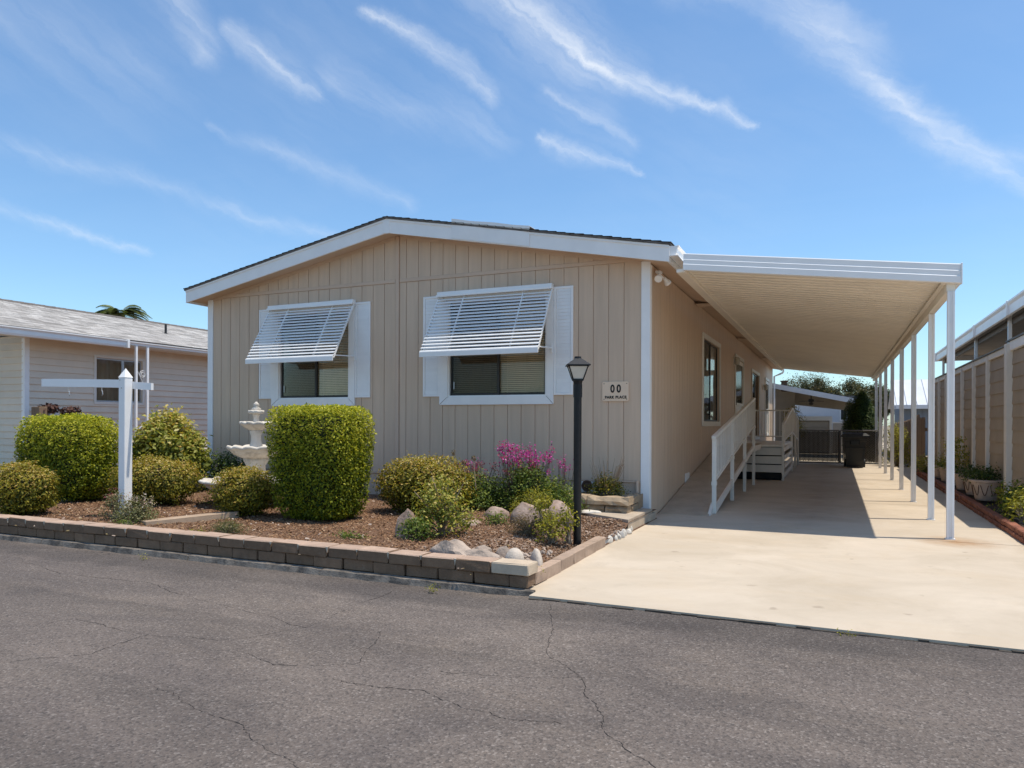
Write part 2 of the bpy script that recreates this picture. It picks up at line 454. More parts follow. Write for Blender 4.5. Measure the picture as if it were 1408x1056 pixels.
def concrete():
    m = bpy.data.materials.new('driveway_concrete')
    m.use_nodes = True
    nt = m.node_tree
    bs = nt.nodes['Principled BSDF']
    bs.inputs['Roughness'].default_value = .9
    bs.inputs['Specular IOR Level'].default_value = .2
    g = nt.nodes.new('ShaderNodeNewGeometry')
    pos = g.outputs['Position']

    def noise(scale, detail=6, rough=.62, st=(1, 1, 1), dist=0):
        mp = nt.nodes.new('ShaderNodeMapping')
        mp.inputs['Scale'].default_value = st
        nt.links.new(pos, mp.inputs[0])
        n = nd(nt, 'ShaderNodeTexNoise', inp={'Scale': scale, 'Detail': detail, 'Roughness': rough, 'Distortion': dist})
        nt.links.new(mp.outputs[0], n.inputs['Vector'])
        return n.outputs['Fac']
    col = mixc(nt, math_(nt, 'MULTIPLY', math_(nt, 'SUBTRACT', noise(.9, 7, .66, (.8, 1.0, 1), .7), .33), 3.0, clamp=True), CONC[0], CONC[1])
    st = math_(nt, 'MULTIPLY', math_(nt, 'MULTIPLY', math_(nt, 'SUBTRACT', noise(1.3, 7, .7, (.6, 1.2, 1), .6), .5), 4.0, clamp=True), .5)
    col = mixc(nt, st, col, CONC[2])
    gr = math_(nt, 'MULTIPLY', math_(nt, 'MULTIPLY', math_(nt, 'SUBTRACT', noise(3.3, 7, .7, (1, .8, 1)), .56), 6.0, clamp=True), .35)
    col = mixc(nt, gr, col, (.40, .33, .25))
    sp = math_(nt, 'MULTIPLY', math_(nt, 'MULTIPLY', math_(nt, 'SUBTRACT', noise(130, 2, .5), .66), 8.0, clamp=True), .35)
    col = mixc(nt, sp, col, (.3, .25, .2))
    dr = math_(nt, 'MULTIPLY', math_(nt, 'MULTIPLY', math_(nt, 'SUBTRACT', noise(5.5, 2, .4), .70), 14.0, clamp=True), .45)
    col = mixc(nt, dr, col, (.26, .2, .15))
    # rust round the feet of the carport posts, oil along the middle
    sx = nt.nodes.new('ShaderNodeSeparateXYZ')
    nt.links.new(pos, sx.inputs[0])
    dd = math_(nt, 'SQRT', math_(nt, 'ADD', math_(nt, 'POWER', math_(nt, 'SUBTRACT', sx.outputs[0], 1.25), 2.0), math_(nt, 'POWER', math_(nt, 'SUBTRACT', sx.outputs[1], 9.55), 2.0)))
    ru = math_(nt, 'SUBTRACT', 1.0, math_(nt, 'DIVIDE', dd, .5), clamp=True)
    ru = math_(nt, 'MULTIPLY', math_(nt, 'MULTIPLY', ru, noise(7, 5)), 1.6)
    col = mixc(nt, ru, col, (.36, .2, .09))
    oil = math_(nt, 'SUBTRACT', 1.0, math_(nt, 'DIVIDE', math_(nt, 'ABSOLUTE', math_(nt, 'ADD', sx.outputs[0], .35)), 1.1), clamp=True)
    back = math_(nt, 'MULTIPLY', math_(nt, 'SUBTRACT', sx.outputs[1], 9.6), .6, clamp=True)
    oil = math_(nt, 'MULTIPLY', math_(nt, 'MULTIPLY', math_(nt, 'MULTIPLY', oil, back), noise(2.2, 6, .7)), .9)
    col = mixc(nt, oil, col, (.22, .18, .145))
    nt.links.new(col, bs.inputs['Base Color'])
    b = nd(nt, 'ShaderNodeBump', inp={'Strength': .3, 'Distance': .004})
    nt.links.new(noise(120, 4, .7), b.inputs['Height'])
    nt.links.new(b.outputs[0], bs.inputs['Normal'])
    return m


CONC = ((.475, .395, .30), (.585, .495, .39), (.51, .40, .275))
MT['concrete'] = concrete()
MT['bed'] = M('bark_strewn_soil', (.12, .062, .034), .95, .35, 22, bump=.9, bscale=55, c2=(.18, .105, .066), spots=(40, .6, (.04, .027, .02), .8))
MT['earth'] = M('dry_earth', (.25, .2, .15), .95, .2, 2, bump=.5, bscale=30, c2=(.29, .25, .18))
MT['chip'] = leafmat('bark_chip', [(0, (.075, .038, .02)), (.4, (.21, .108, .055)), (.75, (.34, .20, .11)), (.95, (.47, .34, .22)), (1, (.60, .50, .38))], 0, .9)
MT['gravel'] = leafmat('small_gravel', [(0, (.10, .065, .045)), (.5, (.25, .16, .11)), (1, (.48, .38, .30))], 0, .9)
MT['hedge'] = leafmat('box_hedge_leaf', [(0, (.045, .072, .008)), (.4, (.20, .235, .018)), (.75, (.42, .41, .03)), (1, (.62, .57, .08))], .38)
MT['olive'] = leafmat('olive_bush_leaf', [(0, (.05, .06, .010)), (.35, (.17, .16, .018)), (.7, (.36, .29, .03)), (.9, (.38, .22, .06)), (1, (.52, .41, .15))], .25)
MT['nandina'] = leafmat('loose_shrub_leaf', [(0, (.07, .095, .016)), (.35, (.23, .245, .04)), (.7, (.42, .40, .09)), (.9, (.52, .35, .09)), (1, (.56, .48, .2))], .3)
MT['green'] = leafmat('mid_green_leaf', [(0, (.04, .075, .014)), (.5, (.12, .17, .03)), (1, (.26, .29, .06))], .3)
MT['darkgreen'] = leafmat('dark_green_leaf', [(0, (.025, .05, .012)), (.6, (.06, .095, .022)), (1, (.14, .17, .04))], .2)
MT['yellowgreen'] = leafmat('yellow_green_leaf', [(0, (.1, .11, .016)), (.5, (.27, .255, .03)), (1, (.46, .40, .06))], .3)
MT['grey'] = leafmat('grey_green_leaf', [(0, (.07, .08, .03)), (.6, (.20, .20, .085)), (.9, (.33, .28, .15)), (1, (.5, .30, .26))], .2)
MT['dry'] = leafmat('dry_stem_leaf', [(0, (.1, .07, .035)), (.6, (.2, .145, .075)), (1, (.33, .25, .14))], .2)
MT['magenta'] = leafmat('magenta_petal', [(0, (.30, .03, .18)), (.6, (.56, .075, .35)), (1, (.66, .2, .48))], .3)
MT['redpink'] = leafmat('red_pink_petal', [(0, (.16, .025, .03)), (.6, (.3, .05, .08)), (1, (.42, .13, .2))], .3)
MT['paleblossom'] = leafmat('pale_blossom', [(0, (.4, .28, .22)), (.6, (.55, .45, .38)), (1, (.7, .62, .55))], .3)
MT['gum'] = leafmat('eucalyptus_leaf', [(0, (.04, .05, .025)), (.6, (.085, .09, .045)), (1, (.17, .13, .06))], .25)
MT['palm'] = leafmat('palm_leaf', [(0, (.07, .10, .04)), (.6, (.16, .20, .08)), (1, (.28, .30, .14))], .2)
MT['newshingle'] = leafmat('pale_grey_shingle', [(0, (.36, .33, .30)), (.4, (.50, .465, .43)), (.8, (.60, .56, .52)), (1, (.68, .65, .61))], 0, .95)


# ------------------------------------------------------------------ object helpers
def tag(o, label=None, cat=None, group=None, kind=None):
    if label: o['label'] = label
    if cat: o['category'] = cat
    if group: o['group'] = group
    if kind: o['kind'] = kind
    return o


def thing(name, label, cat, loc=(0, 0, 0), group=None, rz=0):
    o = bpy.data.objects.new(name, None)
    COL.objects.link(o)
    o.location = loc
    o.rotation_euler = (0, 0, rz)
    o.empty_display_size = .2
    return tag(o, label, cat, group)


def off(p):
    v = Vector((0, 0, 0))
    while p is not None:
        v += p.location
        p = p.parent
    return v


def put(name, me, parent=None, loc=None):
    o = bpy.data.objects.new(name, me)
    COL.objects.link(o)
    if parent is not None:
        o.parent = parent
    if loc is not None:
        o.location = loc
    return o


class MB:
    """collects world-space faces, then becomes ONE mesh object"""
    def __init__(s):
        s.v, s.f = [], []

    def add(s, vs, fs):
        n = len(s.v)
        s.v += [tuple(p) for p in vs]
        s.f += [tuple(i + n for i in f) for f in fs]
        return s

    def box(s, x0, x1, y0, y1, z0, z1, b=0.0):
        if x1 < x0: x0, x1 = x1, x0
        if y1 < y0: y0, y1 = y1, y0
        if z1 < z0: z0, z1 = z1, z0
        if b <= 0:
            vs = [(x, y, z) for z in (z0, z1) for y in (y0, y1) for x in (x0, x1)]
            return s.add(vs, [(0, 2, 3, 1), (4, 5, 7, 6), (0, 1, 5, 4), (2, 6, 7, 3), (0, 4, 6, 2), (1, 3, 7, 5)])
        b = min(b, (x1 - x0) * .45, (y1 - y0) * .45, (z1 - z0) * .45)
        c = [((x0 + x1) / 2, (x1 - x0) / 2), ((y0 + y1) / 2, (y1 - y0) / 2), ((z0 + z1) / 2, (z1 - z0) / 2)]
        vs, idx = [], {}
        for sx in (-1, 1):
            for sy in (-1, 1):
                for sz in (-1, 1):
                    sg = (sx, sy, sz)
                    for ax in range(3):
                        p = [c[k][0] + sg[k] * (c[k][1] - (0 if k == ax else b)) for k in range(3)]
                        idx[(sx, sy, sz, ax)] = len(vs)
                        vs.append(p)
        fs = []
        for ax in range(3):
            a, bb = [(1, 2), (2, 0), (0, 1)][ax]
            for sg in (-1, 1):
                f = []
                for u, w in ((-1, -1), (1, -1), (1, 1), (-1, 1)):
                    k = [0, 0, 0]
                    k[ax], k[a], k[bb] = sg, u, w
                    f.append(idx[(*k, ax)])
                fs.append(tuple(f if sg > 0 else f[::-1]))
        for ax in range(3):          # edges parallel to ax
            a, bb = [(1, 2), (2, 0), (0, 1)][ax]
            for u in (-1, 1):
                for w in (-1, 1):
                    k0, k1 = [0, 0, 0], [0, 0, 0]
                    k0[ax], k0[a], k0[bb] = -1, u, w
                    k1[ax], k1[a], k1[bb] = 1, u, w
                    f = (idx[(*k0, a)], idx[(*k1, a)], idx[(*k1, bb)], idx[(*k0, bb)])
                    fs.append(f if u * w < 0 else f[::-1])
        for sx in (-1, 1):
            for sy in (-1, 1):
                for sz in (-1, 1):
                    f = tuple(idx[(sx, sy, sz, ax)] for ax in range(3))
                    fs.append(f if sx * sy * sz > 0 else f[::-1])
        return s.add(vs, fs)

    def prism(s, poly, d):
        """poly: planar points, extruded along vector d"""
        n = len(poly)
        p0 = [Vector(p) for p in poly]
        d = Vector(d)
        nrm = Vector((0, 0, 0))
        for i in range(n):
            nrm += p0[i].cross(p0[(i + 1) % n])
        fl = nrm.dot(d) > 0
        vs = p0 + [p + d for p in p0]
        a, b = tuple(range(n)), tuple(range(n, 2 * n))
        fs = [a[::-1], b] if fl else [a, b[::-1]]
        for i in range(n):
            j = (i + 1) % n
            f = (i, j, j + n, i + n)
            fs.append(f if fl else f[::-1])
        return s.add(vs, fs)

    def bar(s, p, q_, w, h, up=(0, 0, 1)):
        """rectangular bar from p to q: w across, h along up"""
        p, q_ = Vector(p), Vector(q_)
        t = (q_ - p).normalized()
        u = Vector(up)
        u = (u - t * u.dot(t))
        u = u.normalized() if u.length > 1e-5 else Vector((0, 1, 0))
        r = t.cross(u)
        c = [p + r * (a * w / 2) + u * (b * h / 2) for a, b in ((-1, -1), (1, -1), (1, 1), (-1, 1))]
        return s.prism(c, q_ - p)

    def tube(s, pts, r, n=8, cap=True):
        pts = [Vector(p) for p in pts]
        rs = r if isinstance(r, (list, tuple)) else [r] * len(pts)
        base = len(s.v)
        prev = None
        for i, p in enumerate(pts):
            t = (pts[min(i + 1, len(pts) - 1)] - pts[max(i - 1, 0)]).normalized()
            if prev is None:
                a = Vector((0, 0, 1)) if abs(t.z) < .9 else Vector((1, 0, 0))
                u = t.cross(a).normalized()
            else:
                u = (prev - t * prev.dot(t)).normalized()
            prev = u
            w = t.cross(u)
            for k in range(n):
                an = 2 * math.pi * k / n
                s.v.append(tuple(p + u * (math.cos(an) * rs[i]) + w * (math.sin(an) * rs[i])))
        for i in range(len(pts) - 1):
            for k in range(n):
                a, b = base + i * n + k, base + i * n + (k + 1) % n
                s.f.append((a, b, b + n, a + n))
        if cap:
            s.f.append(tuple(base + k for k in range(n))[::-1])
            e = base + (len(pts) - 1) * n
            s.f.append(tuple(e + k for k in range(n)))
        return s

    def lathe(s, c, prof, n=24, wob=None):
        """prof: (radius, z) from bottom to top; wob(angle, i) scales the radius"""
        base = len(s.v)
        for i, (r, z) in enumerate(prof):
            for k in range(n):
                a = 2 * math.pi * k / n
                rr = r * (wob(a, i) if wob else 1)
                s.v.append((c[0] + rr * math.cos(a), c[1] + rr * math.sin(a), c[2] + z))
        for i in range(len(prof) - 1):
            for k in range(n):
                a, b = base + i * n + k, base + i * n + (k + 1) % n
                s.f.append((a, b, b + n, a + n))
        s.f.append(tuple(base + k for k in range(n))[::-1])
        e = base + (len(prof) - 1) * n
        s.f.append(tuple(e + k for k in range(n)))
        return s

    def mesh(s, name, mat, o=(0, 0, 0), smooth=False):
        me = bpy.data.meshes.new(name)
        o = Vector(o)
        me.from_pydata([(p[0] - o.x, p[1] - o.y, p[2] - o.z) for p in s.v], [], s.f)
        if mat is not None:
            me.materials.append(mat)
        if smooth:
            me.polygons.foreach_set('use_smooth', [True] * len(me.polygons))
        me.update()
        return me

    def build(s, name, mat, parent=None, smooth=False, kind=None):
        ob = put(name, s.mesh(name, MT[mat] if isinstance(mat, str) else mat, off(parent) if parent else (0, 0, 0), smooth), parent)
        if kind: ob['kind'] = kind
        return ob


def struct(name, mb, mat, kind='structure'):
    return mb.build(name, mat, None, kind=kind)


def smooth_angle(o, deg=35):
    me = o.data
    me.polygons.foreach_set('use_smooth', [True] * len(me.polygons))
    try:
        me.set_sharp_from_angle(angle=R(deg))
    except Exception:
        pass
    return o


# ------------------------------------------------------------------ foliage helpers
def np_mesh(name, V, Fq, mat, val=None, per=None, o=(0, 0, 0)):
    """V (n,3), Fq (m,k) faces of equal size, val per face"""
    me = bpy.data.meshes.new(name)
    V = V - np.array(o)[None]
    m, k = Fq.shape
    me.vertices.add(len(V))
    me.vertices.foreach_set('co', V.astype(np.float32).ravel())
    me.loops.add(m * k)
    me.loops.foreach_set('vertex_index', Fq.astype(np.int32).ravel())
    me.polygons.add(m)
    me.polygons.foreach_set('loop_start', np.arange(0, m * k, k, dtype=np.int32))
    me.polygons.foreach_set('loop_total', np.full(m, k, dtype=np.int32))
    if val is not None:
        a = me.attributes.new('v', 'FLOAT', 'FACE')
        a.data.foreach_set('value', np.asarray(val, dtype=np.float32))
    me.materials.append(mat)
    me.update(calc_edges=True)
    return me


def unit(a):
    return a / np.maximum(np.linalg.norm(a, axis=1, keepdims=True), 1e-9)


def leaf_arrays(P, N, size, aspect=.5, droop=.5, rng=RNG, up=.55):
    """one folded leaf (two triangles) at each point, lying roughly across N"""
    n = len(P)
    sz = size * rng.uniform(.6, 1.3, n)[:, None]
    t = rng.normal(size=(n, 3))
    Nj = unit(N + np.array([[0, 0, up]]) + droop * rng.normal(size=(n, 3)))
    t = unit(t - Nj * (t * Nj).sum(1, keepdims=True))
    b = np.cross(Nj, t)
    tip = P + t * sz
    mid = P + t * sz * .5
    l = mid + b * sz * aspect * .5 + Nj * sz * .10
    r = mid - b * sz * aspect * .5 + Nj * sz * .10
    V = np.stack([P, l, tip, r], 1).reshape(-1, 3)
    i = np.arange(n)[:, None] * 4
    Fq = np.concatenate([i + np.array([[0, 2, 1]]), i + np.array([[0, 3, 2]])], 1).reshape(-1, 3)
    v = np.clip(rng.beta(1.15, 1.35, n), 0, 1)
    return V, Fq, np.repeat(v, 2)


def lump(u, f, seed):
    s = np.zeros(len(u))
    r = np.random.default_rng(seed)
    for k in range(7):
        d = r.normal(size=3) * f * (1 + .5 * k)
        s += np.sin(u @ d + r.uniform(0, 6.3)) / (1 + .45 * k)
    return s / 3.0


def shell(n, a, b, c, ex=2.0, bumps=.08, freq=3.0, depth=.3, seed=1, taper=0.0, rng=RNG, fine=.0):
    """points near the skin of a lumpy super-ellipsoid half-axes a,b,c, plus outward normals"""
    u = unit(rng.normal(size=(n, 3)))
    rad = (np.abs(u[:, 0]) ** ex + np.abs(u[:, 1]) ** ex + np.abs(u[:, 2]) ** ex) ** (-1 / ex)
    rad *= 1 + bumps * lump(u, freq, seed)
    if fine: rad *= 1 + fine * lump(u, freq * 4.5, seed + 50)
    rad *= 1 - depth * rng.uniform(0, 1, n) ** 1.7
    p = u * rad[:, None]
    g = np.sign(u) * np.abs(u) ** (ex - 1) / np.array([[a, b, c]])
    p = p * np.array([[a, b, c]])
    if taper:
        k = 1 + taper * p[:, 2:3] / c
        p[:, :2] *= k
    return p, unit(g)


def add_leaves(name, parent, P, N, size, mat, aspect=.5, droop=.5, zmin=None, boost=0.0, rng=RNG, tips=0.0):
    if zmin is not None:
        k = P[:, 2] > zmin
        P, N = P[k], N[k]
    V, Fq, v = leaf_arrays(P, N, size, aspect, droop, rng)
    if tips:    # new growth; sunlit tops and darker lower leaves put into the colour
        hgt = (P[:, 2] - P[:, 2].min()) / max(1e-6, np.ptp(P[:, 2]))
        v = np.clip(v - tips * .45 + tips * np.repeat(np.clip(hgt * 1.25, 0, 1) ** 2, 2), 0, 1)
    o = off(parent) if parent else (0, 0, 0)
    me = np_mesh(name, V, Fq, MT[mat] if isinstance(mat, str) else mat, v, o=o)
    return put(name, me, parent)


def blob(name, parent, c, a, b, cc, ex=2.0, mat='inner', bumps=.08, freq=3, seed=1, taper=0, zmin=None):
    n, m = 20, 12
    th = np.linspace(0, 2 * np.pi, n, endpoint=False)
    ph = np.linspace(-np.pi / 2, np.pi / 2, m)
    T, Ph = np.meshgrid(th, ph)
    u = np.stack([np.cos(Ph) * np.cos(T), np.cos(Ph) * np.sin(T), np.sin(Ph)], -1).reshape(-1, 3)
    rad = (np.abs(u) ** ex).sum(1) ** (-1 / ex) * (1 + bumps * lump(u, freq, seed))
    p = u * rad[:, None] * np.array([[a, b, cc]])
    if taper:
        p[:, :2] *= 1 + taper * p[:, 2:3] / cc
    p = p + np.array(c)[None]
    if zmin is not None:
        p[:, 2] = np.maximum(p[:, 2], zmin)
    fs = []
    for i in range(m - 1):
        for k in range(n):
            fs.append((i * n + k, i * n + (k + 1) % n, (i + 1) * n + (k + 1) % n, (i + 1) * n + k))
    me = np_mesh(name, p, np.array(fs), MT[mat], o=off(parent) if parent else (0, 0, 0))
    return put(name, me, parent)


GZ = .13     # level of the planted bed


def bush(name, label, cat, x, y, r, top, leafmat_, n, size, ex=2.2, bumps=.10, freq=3.2, depth=.3, seed=1, base=GZ,
         ry=None, taper=0.0, group=None, aspect=.55, droop=.6, core=.80, low=0.0, fine=.05, tips=.25, shoots=.10):
    t = thing(name, label, cat, (x, y, base), group)
    h = top - base
    zc = base + h * .52
    hz = h * .5
    ry = ry or r
    P, N = shell(n, r, ry, hz, ex, bumps, freq, depth, seed, taper, fine=fine)
    # stray shoots beyond the clipped outline
    k = int(n * .05)
    if k:
        P[:k] += N[:k] * RNG.uniform(0, 1, k)[:, None] * r * shoots
    P = P + np.array([[x, y, zc]])
    add_leaves('foliage', t, P, N, size, leafmat_, aspect, droop, zmin=base + low, tips=tips)
    blob('shaded_core', t, (x, y, zc), r * core, ry * core, hz * core, ex, 'inner', bumps, freq, seed, taper, zmin=base)
    st = MB()
    for k in range(5):
        a = 2 * math.pi * k / 5 + seed
        st.tube([(x + .05 * math.cos(a), y + .05 * math.sin(a), base - .03),
                 (x + r * .5 * math.cos(a), y + ry * .5 * math.sin(a), zc)], [.014, .008], 5)
    st.build('stem', 'bark', t)
    return t

# ------------------------------------------------------------------ the setting
g = MB().box(-400, 400, -300, 900, -.6, -.075)
struct('ground', g, 'earth')


def dip(x, y):
    t = min(1, max(0, (x + 3.1) / .6)) * min(1, max(0, (8.7 - y) / .3))
    return -.075 * t * t


def sheet(x0, x1, y0, y1, z, nx, ny, amp=0, f=1.0, thick=.06, fn=None):
    m = MB()
    vs = []
    for j in range(ny + 1):
        for i in range(nx + 1):
            x, y = x0 + (x1 - x0) * i / nx, y0 + (y1 - y0) * j / ny
            e = 0 if i in (0, nx) or j in (0, ny) else 1
            vs.append((x, y, z + (fn(x, y) if fn else 0) + amp * e * mnoise.noise(Vector((x * f, y * f, 3)))))
    fs = []
    for j in range(ny):
        for i in range(nx):
            a = j * (nx + 1) + i
            fs.append((a, a + 1, a + nx + 2, a + nx + 1))
    m.add(vs, fs)
    m.box(x0, x1, y0, y1, z - thick, z - (.12 if fn else .02))
    return m


ROADZ = -.044


def road_rise(x, y):
    a = min(1, max(0, (x + 2.5) / .5))
    b = min(1, max(0, (y - 3.4) / 1.5))
    return .024 * a * a * (3 - 2 * a) * b * b * (3 - 2 * b)


struct('road', sheet(-70, 70, -9, 5.24, ROADZ, 280, 56, .008, .5, .05, road_rise), 'asphalt')

# concrete curb at the foot of the garden wall (broken edge), with a joint now and then
cm = MB()
x = -17.0
rr_ = random.Random(4)
while x < -2.2:
    L = min(rr_.uniform(1.6, 2.6), -2.165 - x)
    n = max(2, int(L / .12))
    top, bot = [], []
    for i in range(n + 1):
        xx = x + .006 + (L - .012) * i / n
        fy = 5.215 + .012 * rr_.uniform(-1, 1)
        top.append((xx, fy + .03, .004 + .006 * rr_.uniform(-1, 1)))
        bot.append((xx, fy, ROADZ - .05))
    base = len(cm.v)
    for t_, b_ in zip(top, bot):
        cm.v += [b_, t_, (t_[0], 5.30, .012), (t_[0], 5.30, -.1)]
    for i in range(n):
        a = base + i * 4
        for k in range(3):
            cm.f.append((a + k, a + 4 + k, a + 5 + k, a + 1 + k)[::-1])
    cm.f.append((base, base + 1, base + 2, base + 3)[::-1])
    e = base + n * 4
    cm.f.append((e, e + 1, e + 2, e + 3))
    x += L
struct('curb', cm, 'curb')

# driveway slab with its dark, broken front edge
dm = MB()
dm.box(-2.165, 6.5, 5.155, 9.56, -.12, 0)
dm.box(-2.43, -2.165, 5.31, 9.56, -.12, -.004)
for ya_, yb_ in ((9.575, 13.60), (13.612, 18.1), (18.112, 22.6), (22.612, 27.2)):
    dm.box(-2.43, 2.02, ya_, yb_, -.12, 0)
dm.box(-2.42, 2.01, 9.6, 27.1, -.12, -.012)
dm.box(2.02, 6.5, 9.575, 11.3, -.12, 0)
struct('driveway', dm, 'concrete')
em = MB()
xx = -2.16
while xx < 6.4:
    L = rr_.uniform(.05, .16)
    em.box(xx, xx + L, 5.135 + rr_.uniform(-.010, .010), 5.16, ROADZ - .03, -.008 + rr_.uniform(-.012, .002))
    xx += L
struct('driveway_edge', em, M('dark_edge', (.075, .062, .05), .95, .3, 12, bump=.6))

# cracks in the asphalt: thin jagged sunken lines, pieced from short strips
CR = [
    [(-2.71, 4.01), (-2.59, 3.72), (-2.52, 3.4), (-2.9, 3.2), (-3.3, 3.3)],
    [(-2.45, 3.15), (-2.18, 3.16), (-1.94, 3.21), (-1.63, 3.09), (-1.46, 3.07), (-1.15, 3.12)],
    [(-3.2, 2.66), (-2.94, 2.59), (-2.51, 2.5), (-2.23, 2.38), (-1.94, 2.29), (-1.7, 2.1)],
    [(-1.95, 5.08), (-1.75, 4.55), (-1.62, 4.2), (-1.52, 3.98), (-1.25, 3.71), (-1.1, 3.4), (-.95, 3.13), (-.7, 2.93), (-.45, 2.6)],
    [(-5.4, 2.9), (-5.08, 3.0), (-4.82, 3.33), (-4.06, 3.29), (-3.52, 3.37), (-3.24, 3.86), (-3.31, 4.99)],
    [(-1.25, 3.71), (-1.6, 3.55), (-2.0, 3.5)],
    [(-4.06, 3.29), (-4.0, 2.9), (-4.3, 2.6)],
    [(-7.5, 4.6), (-6.4, 4.3), (-5.4, 4.35), (-4.4, 4.1), (-3.24, 3.86)],
]
ckm = MB()
for ci, line in enumerate(CR):
    rc = random.Random(ci)
    pts = []
    for i in range(len(line) - 1):
        n = 16
        for k in range(n):
            t_ = k / n
            a, b = line[i], line[i + 1]
            pts.append((a[0] + (b[0] - a[0]) * t_ + rc.uniform(-.007, .007) + .05 * mnoise.noise(Vector((a[0] + (b[0] - a[0]) * t_, a[1] + (b[1] - a[1]) * t_, ci)) * 3.1) + .02 * mnoise.noise(Vector((a[0] + (b[0] - a[0]) * t_, a[1] + (b[1] - a[1]) * t_, ci + 5)) * 9), a[1] + (b[1] - a[1]) * t_ + rc.uniform(-.007, .007) + .05 * mnoise.noise(Vector((a[0] + (b[0] - a[0]) * t_, a[1] + (b[1] - a[1]) * t_, ci + 9)) * 3.1) + .02 * mnoise.noise(Vector((a[0] + (b[0] - a[0]) * t_, a[1] + (b[1] - a[1]) * t_, ci + 15)) * 9)))
    pts.append(line[-1])
    for i in range(len(pts) - 1):
        if rc.random() < .06:
            continue
        a, b = Vector((*pts[i], 0)), Vector((*pts[i + 1], 0))
        d = (b - a).normalized()
        s = Vector((-d.y, d.x, 0))
        wv = .5 + 1.1 * max(0, mnoise.noise(Vector((a.x * 2.3, a.y * 2.3, ci))) + .4)
        w0, w1 = rc.uniform(.0004, .0022) * wv, rc.uniform(.0004, .0022) * wv
        za, zb_ = (ROADZ + .0024 + road_rise(p.x, p.y) + .008 * mnoise.noise(Vector((p.x * .5, p.y * .5, 3))) for p in (a, b))
        ckm.add([(*(a + s * w0).xy, za), (*(a - s * w0).xy, za), (*(b - s * w1).xy, zb_), (*(b + s * w1).xy, zb_)], [(0, 1, 2, 3)])
struct('road_crack', ckm, M('crack_shade', (.035, .03, .028), .95, .2, 20))

hc = MB()
for ci, line in enumerate(([(1.3, 9.5), (1.75, 9.3), (2.3, 9.36), (3.0, 9.2)], [(1.35, 12.4), (1.6, 12.9), (1.9, 13.0)])):
    rc = random.Random(ci + 40)
    pts = [(a[0] + (b[0] - a[0]) * k / 12 + rc.uniform(-.012, .012), a[1] + (b[1] - a[1]) * k / 12 + rc.uniform(-.012, .012)) for a, b in zip(line, line[1:]) for k in range(12)]
    for p, q_ in zip(pts, pts[1:]):
        a, b = Vector((*p, .0015)), Vector((*q_, .0015))
        d = (b - a).normalized() * rc.uniform(.0004, .0014)
        n_ = Vector((-d.y, d.x, 0))
        hc.add([a + n_, a - n_, b - n_, b + n_], [(0, 1, 2, 3)])
struct('driveway_crack', hc, M('slab_crack', (.2, .16, .12), .95, .2, 20))

# planted bed in front of the house
struct('garden_bed', sheet(-17.0, -2.30, 5.45, 10.1, GZ, 150, 40, .022, 1.6, .2, dip), 'bed')
struct('side_yard', sheet(-18.0, -10.83, 10.1, 30, .1, 40, 60, .03, .7, .15), 'bed')
struct('path', MB().box(2.5, 14, 11.32, 60, -.09, -.02), 'slab')
struct('back_yard', sheet(-18, 14, 27.22, 80, -.03, 30, 40, .02, .4, .04), 'earth')


def chips(name, n, x0, x1, y0, y1, z, mat, lmin, lmax, asp, seed, dens=None):
    rng = np.random.default_rng(seed)
    P = np.stack([rng.uniform(x0, x1, n), rng.uniform(y0, y1, n), np.zeros(n)], 1)
    if dens is not None:
        P = P[dens(P, rng)]
    n = len(P)
    P[:, 2] = z + np.array([dip(p[0], p[1]) for p in P]) + .012 * rng.uniform(0, 1, n) + .022 * np.array([mnoise.noise(Vector((p[0] * 1.6, p[1] * 1.6, 3))) for p in P])
    a = rng.uniform(0, 2 * np.pi, n)
    L = rng.uniform(lmin, lmax, n) * .5
    w = L * rng.uniform(asp * .6, asp * 1.4, n)
    tl = rng.normal(0, .35, (n, 2))
    t = unit(np.stack([np.cos(a), np.sin(a), tl[:, 0]], 1))
    b = unit(np.stack([-np.sin(a), np.cos(a), tl[:, 1]], 1))
    t, b = t * L[:, None], b * w[:, None]
    up = np.array([[0, 0, 1.0]]) * (w * .45)[:, None]
    # a low wedge: two slanting faces on a ridge, so each chip has a lit and a shaded side
    V = np.stack([P - t - b, P + t - b * .8, P + t * .9 + b, P - t * .9 + b, P - t * .7 + up, P + t * .7 + up], 1).reshape(-1, 3)
    i = np.arange(n)[:, None] * 6
    Fq = np.concatenate([i + np.array([[0, 1, 5, 4]]), i + np.array([[2, 3, 4, 5]])], 1).reshape(-1, 4)
    v = np.repeat(rng.beta(1.7, 2.0, n), 2)
    o = put(name, np_mesh(name, V, Fq, MT[mat], v))
    o['kind'] = 'stuff'
    return o


def nearer(P, rng):
    return rng.uniform(0, 1, len(P)) < np.clip(1.35 - (P[:, 1] - 5.4) / 4.2 + (P[:, 0] + 9) * .03, .25, 1) * np.where(P[:, 0] < -10.5, .4, 1)


chips('bark_mulch', 70000, -12.5, -2.40, 5.5, 9.9, GZ + .004, 'chip', .010, .042, .32, 5, nearer)
chips('gravel', 7000, -3.7, -2.31, 5.6, 8.9, GZ + .006, 'gravel', .010, .03, .8, 6,
      lambda P, rng: rng.uniform(0, 1, len(P)) < np.clip((P[:, 0] + 3.8) * 1.1, .05, 1))
chips('fallen_leaves', 500, -12, -2.3, 5.15, 9.8, GZ + .012, 'paleblossom', .02, .05, .5, 8)

# ------------------------------------------------------------------ the mobile home
HX0, HX1, HY0, HY1 = -10.81, -2.42, 10.11, 31.5
RX = (HX0 + HX1) / 2


def soff(x): return 4.41 - .19 * abs(x - RX)
def rooftop(x): return 4.655 - .19 * abs(x - RX)


house = thing('mobile_home', 'tan mobile home with low gabled roof, white trim and slatted awnings over two front windows', 'house', (RX, HY0, 0))

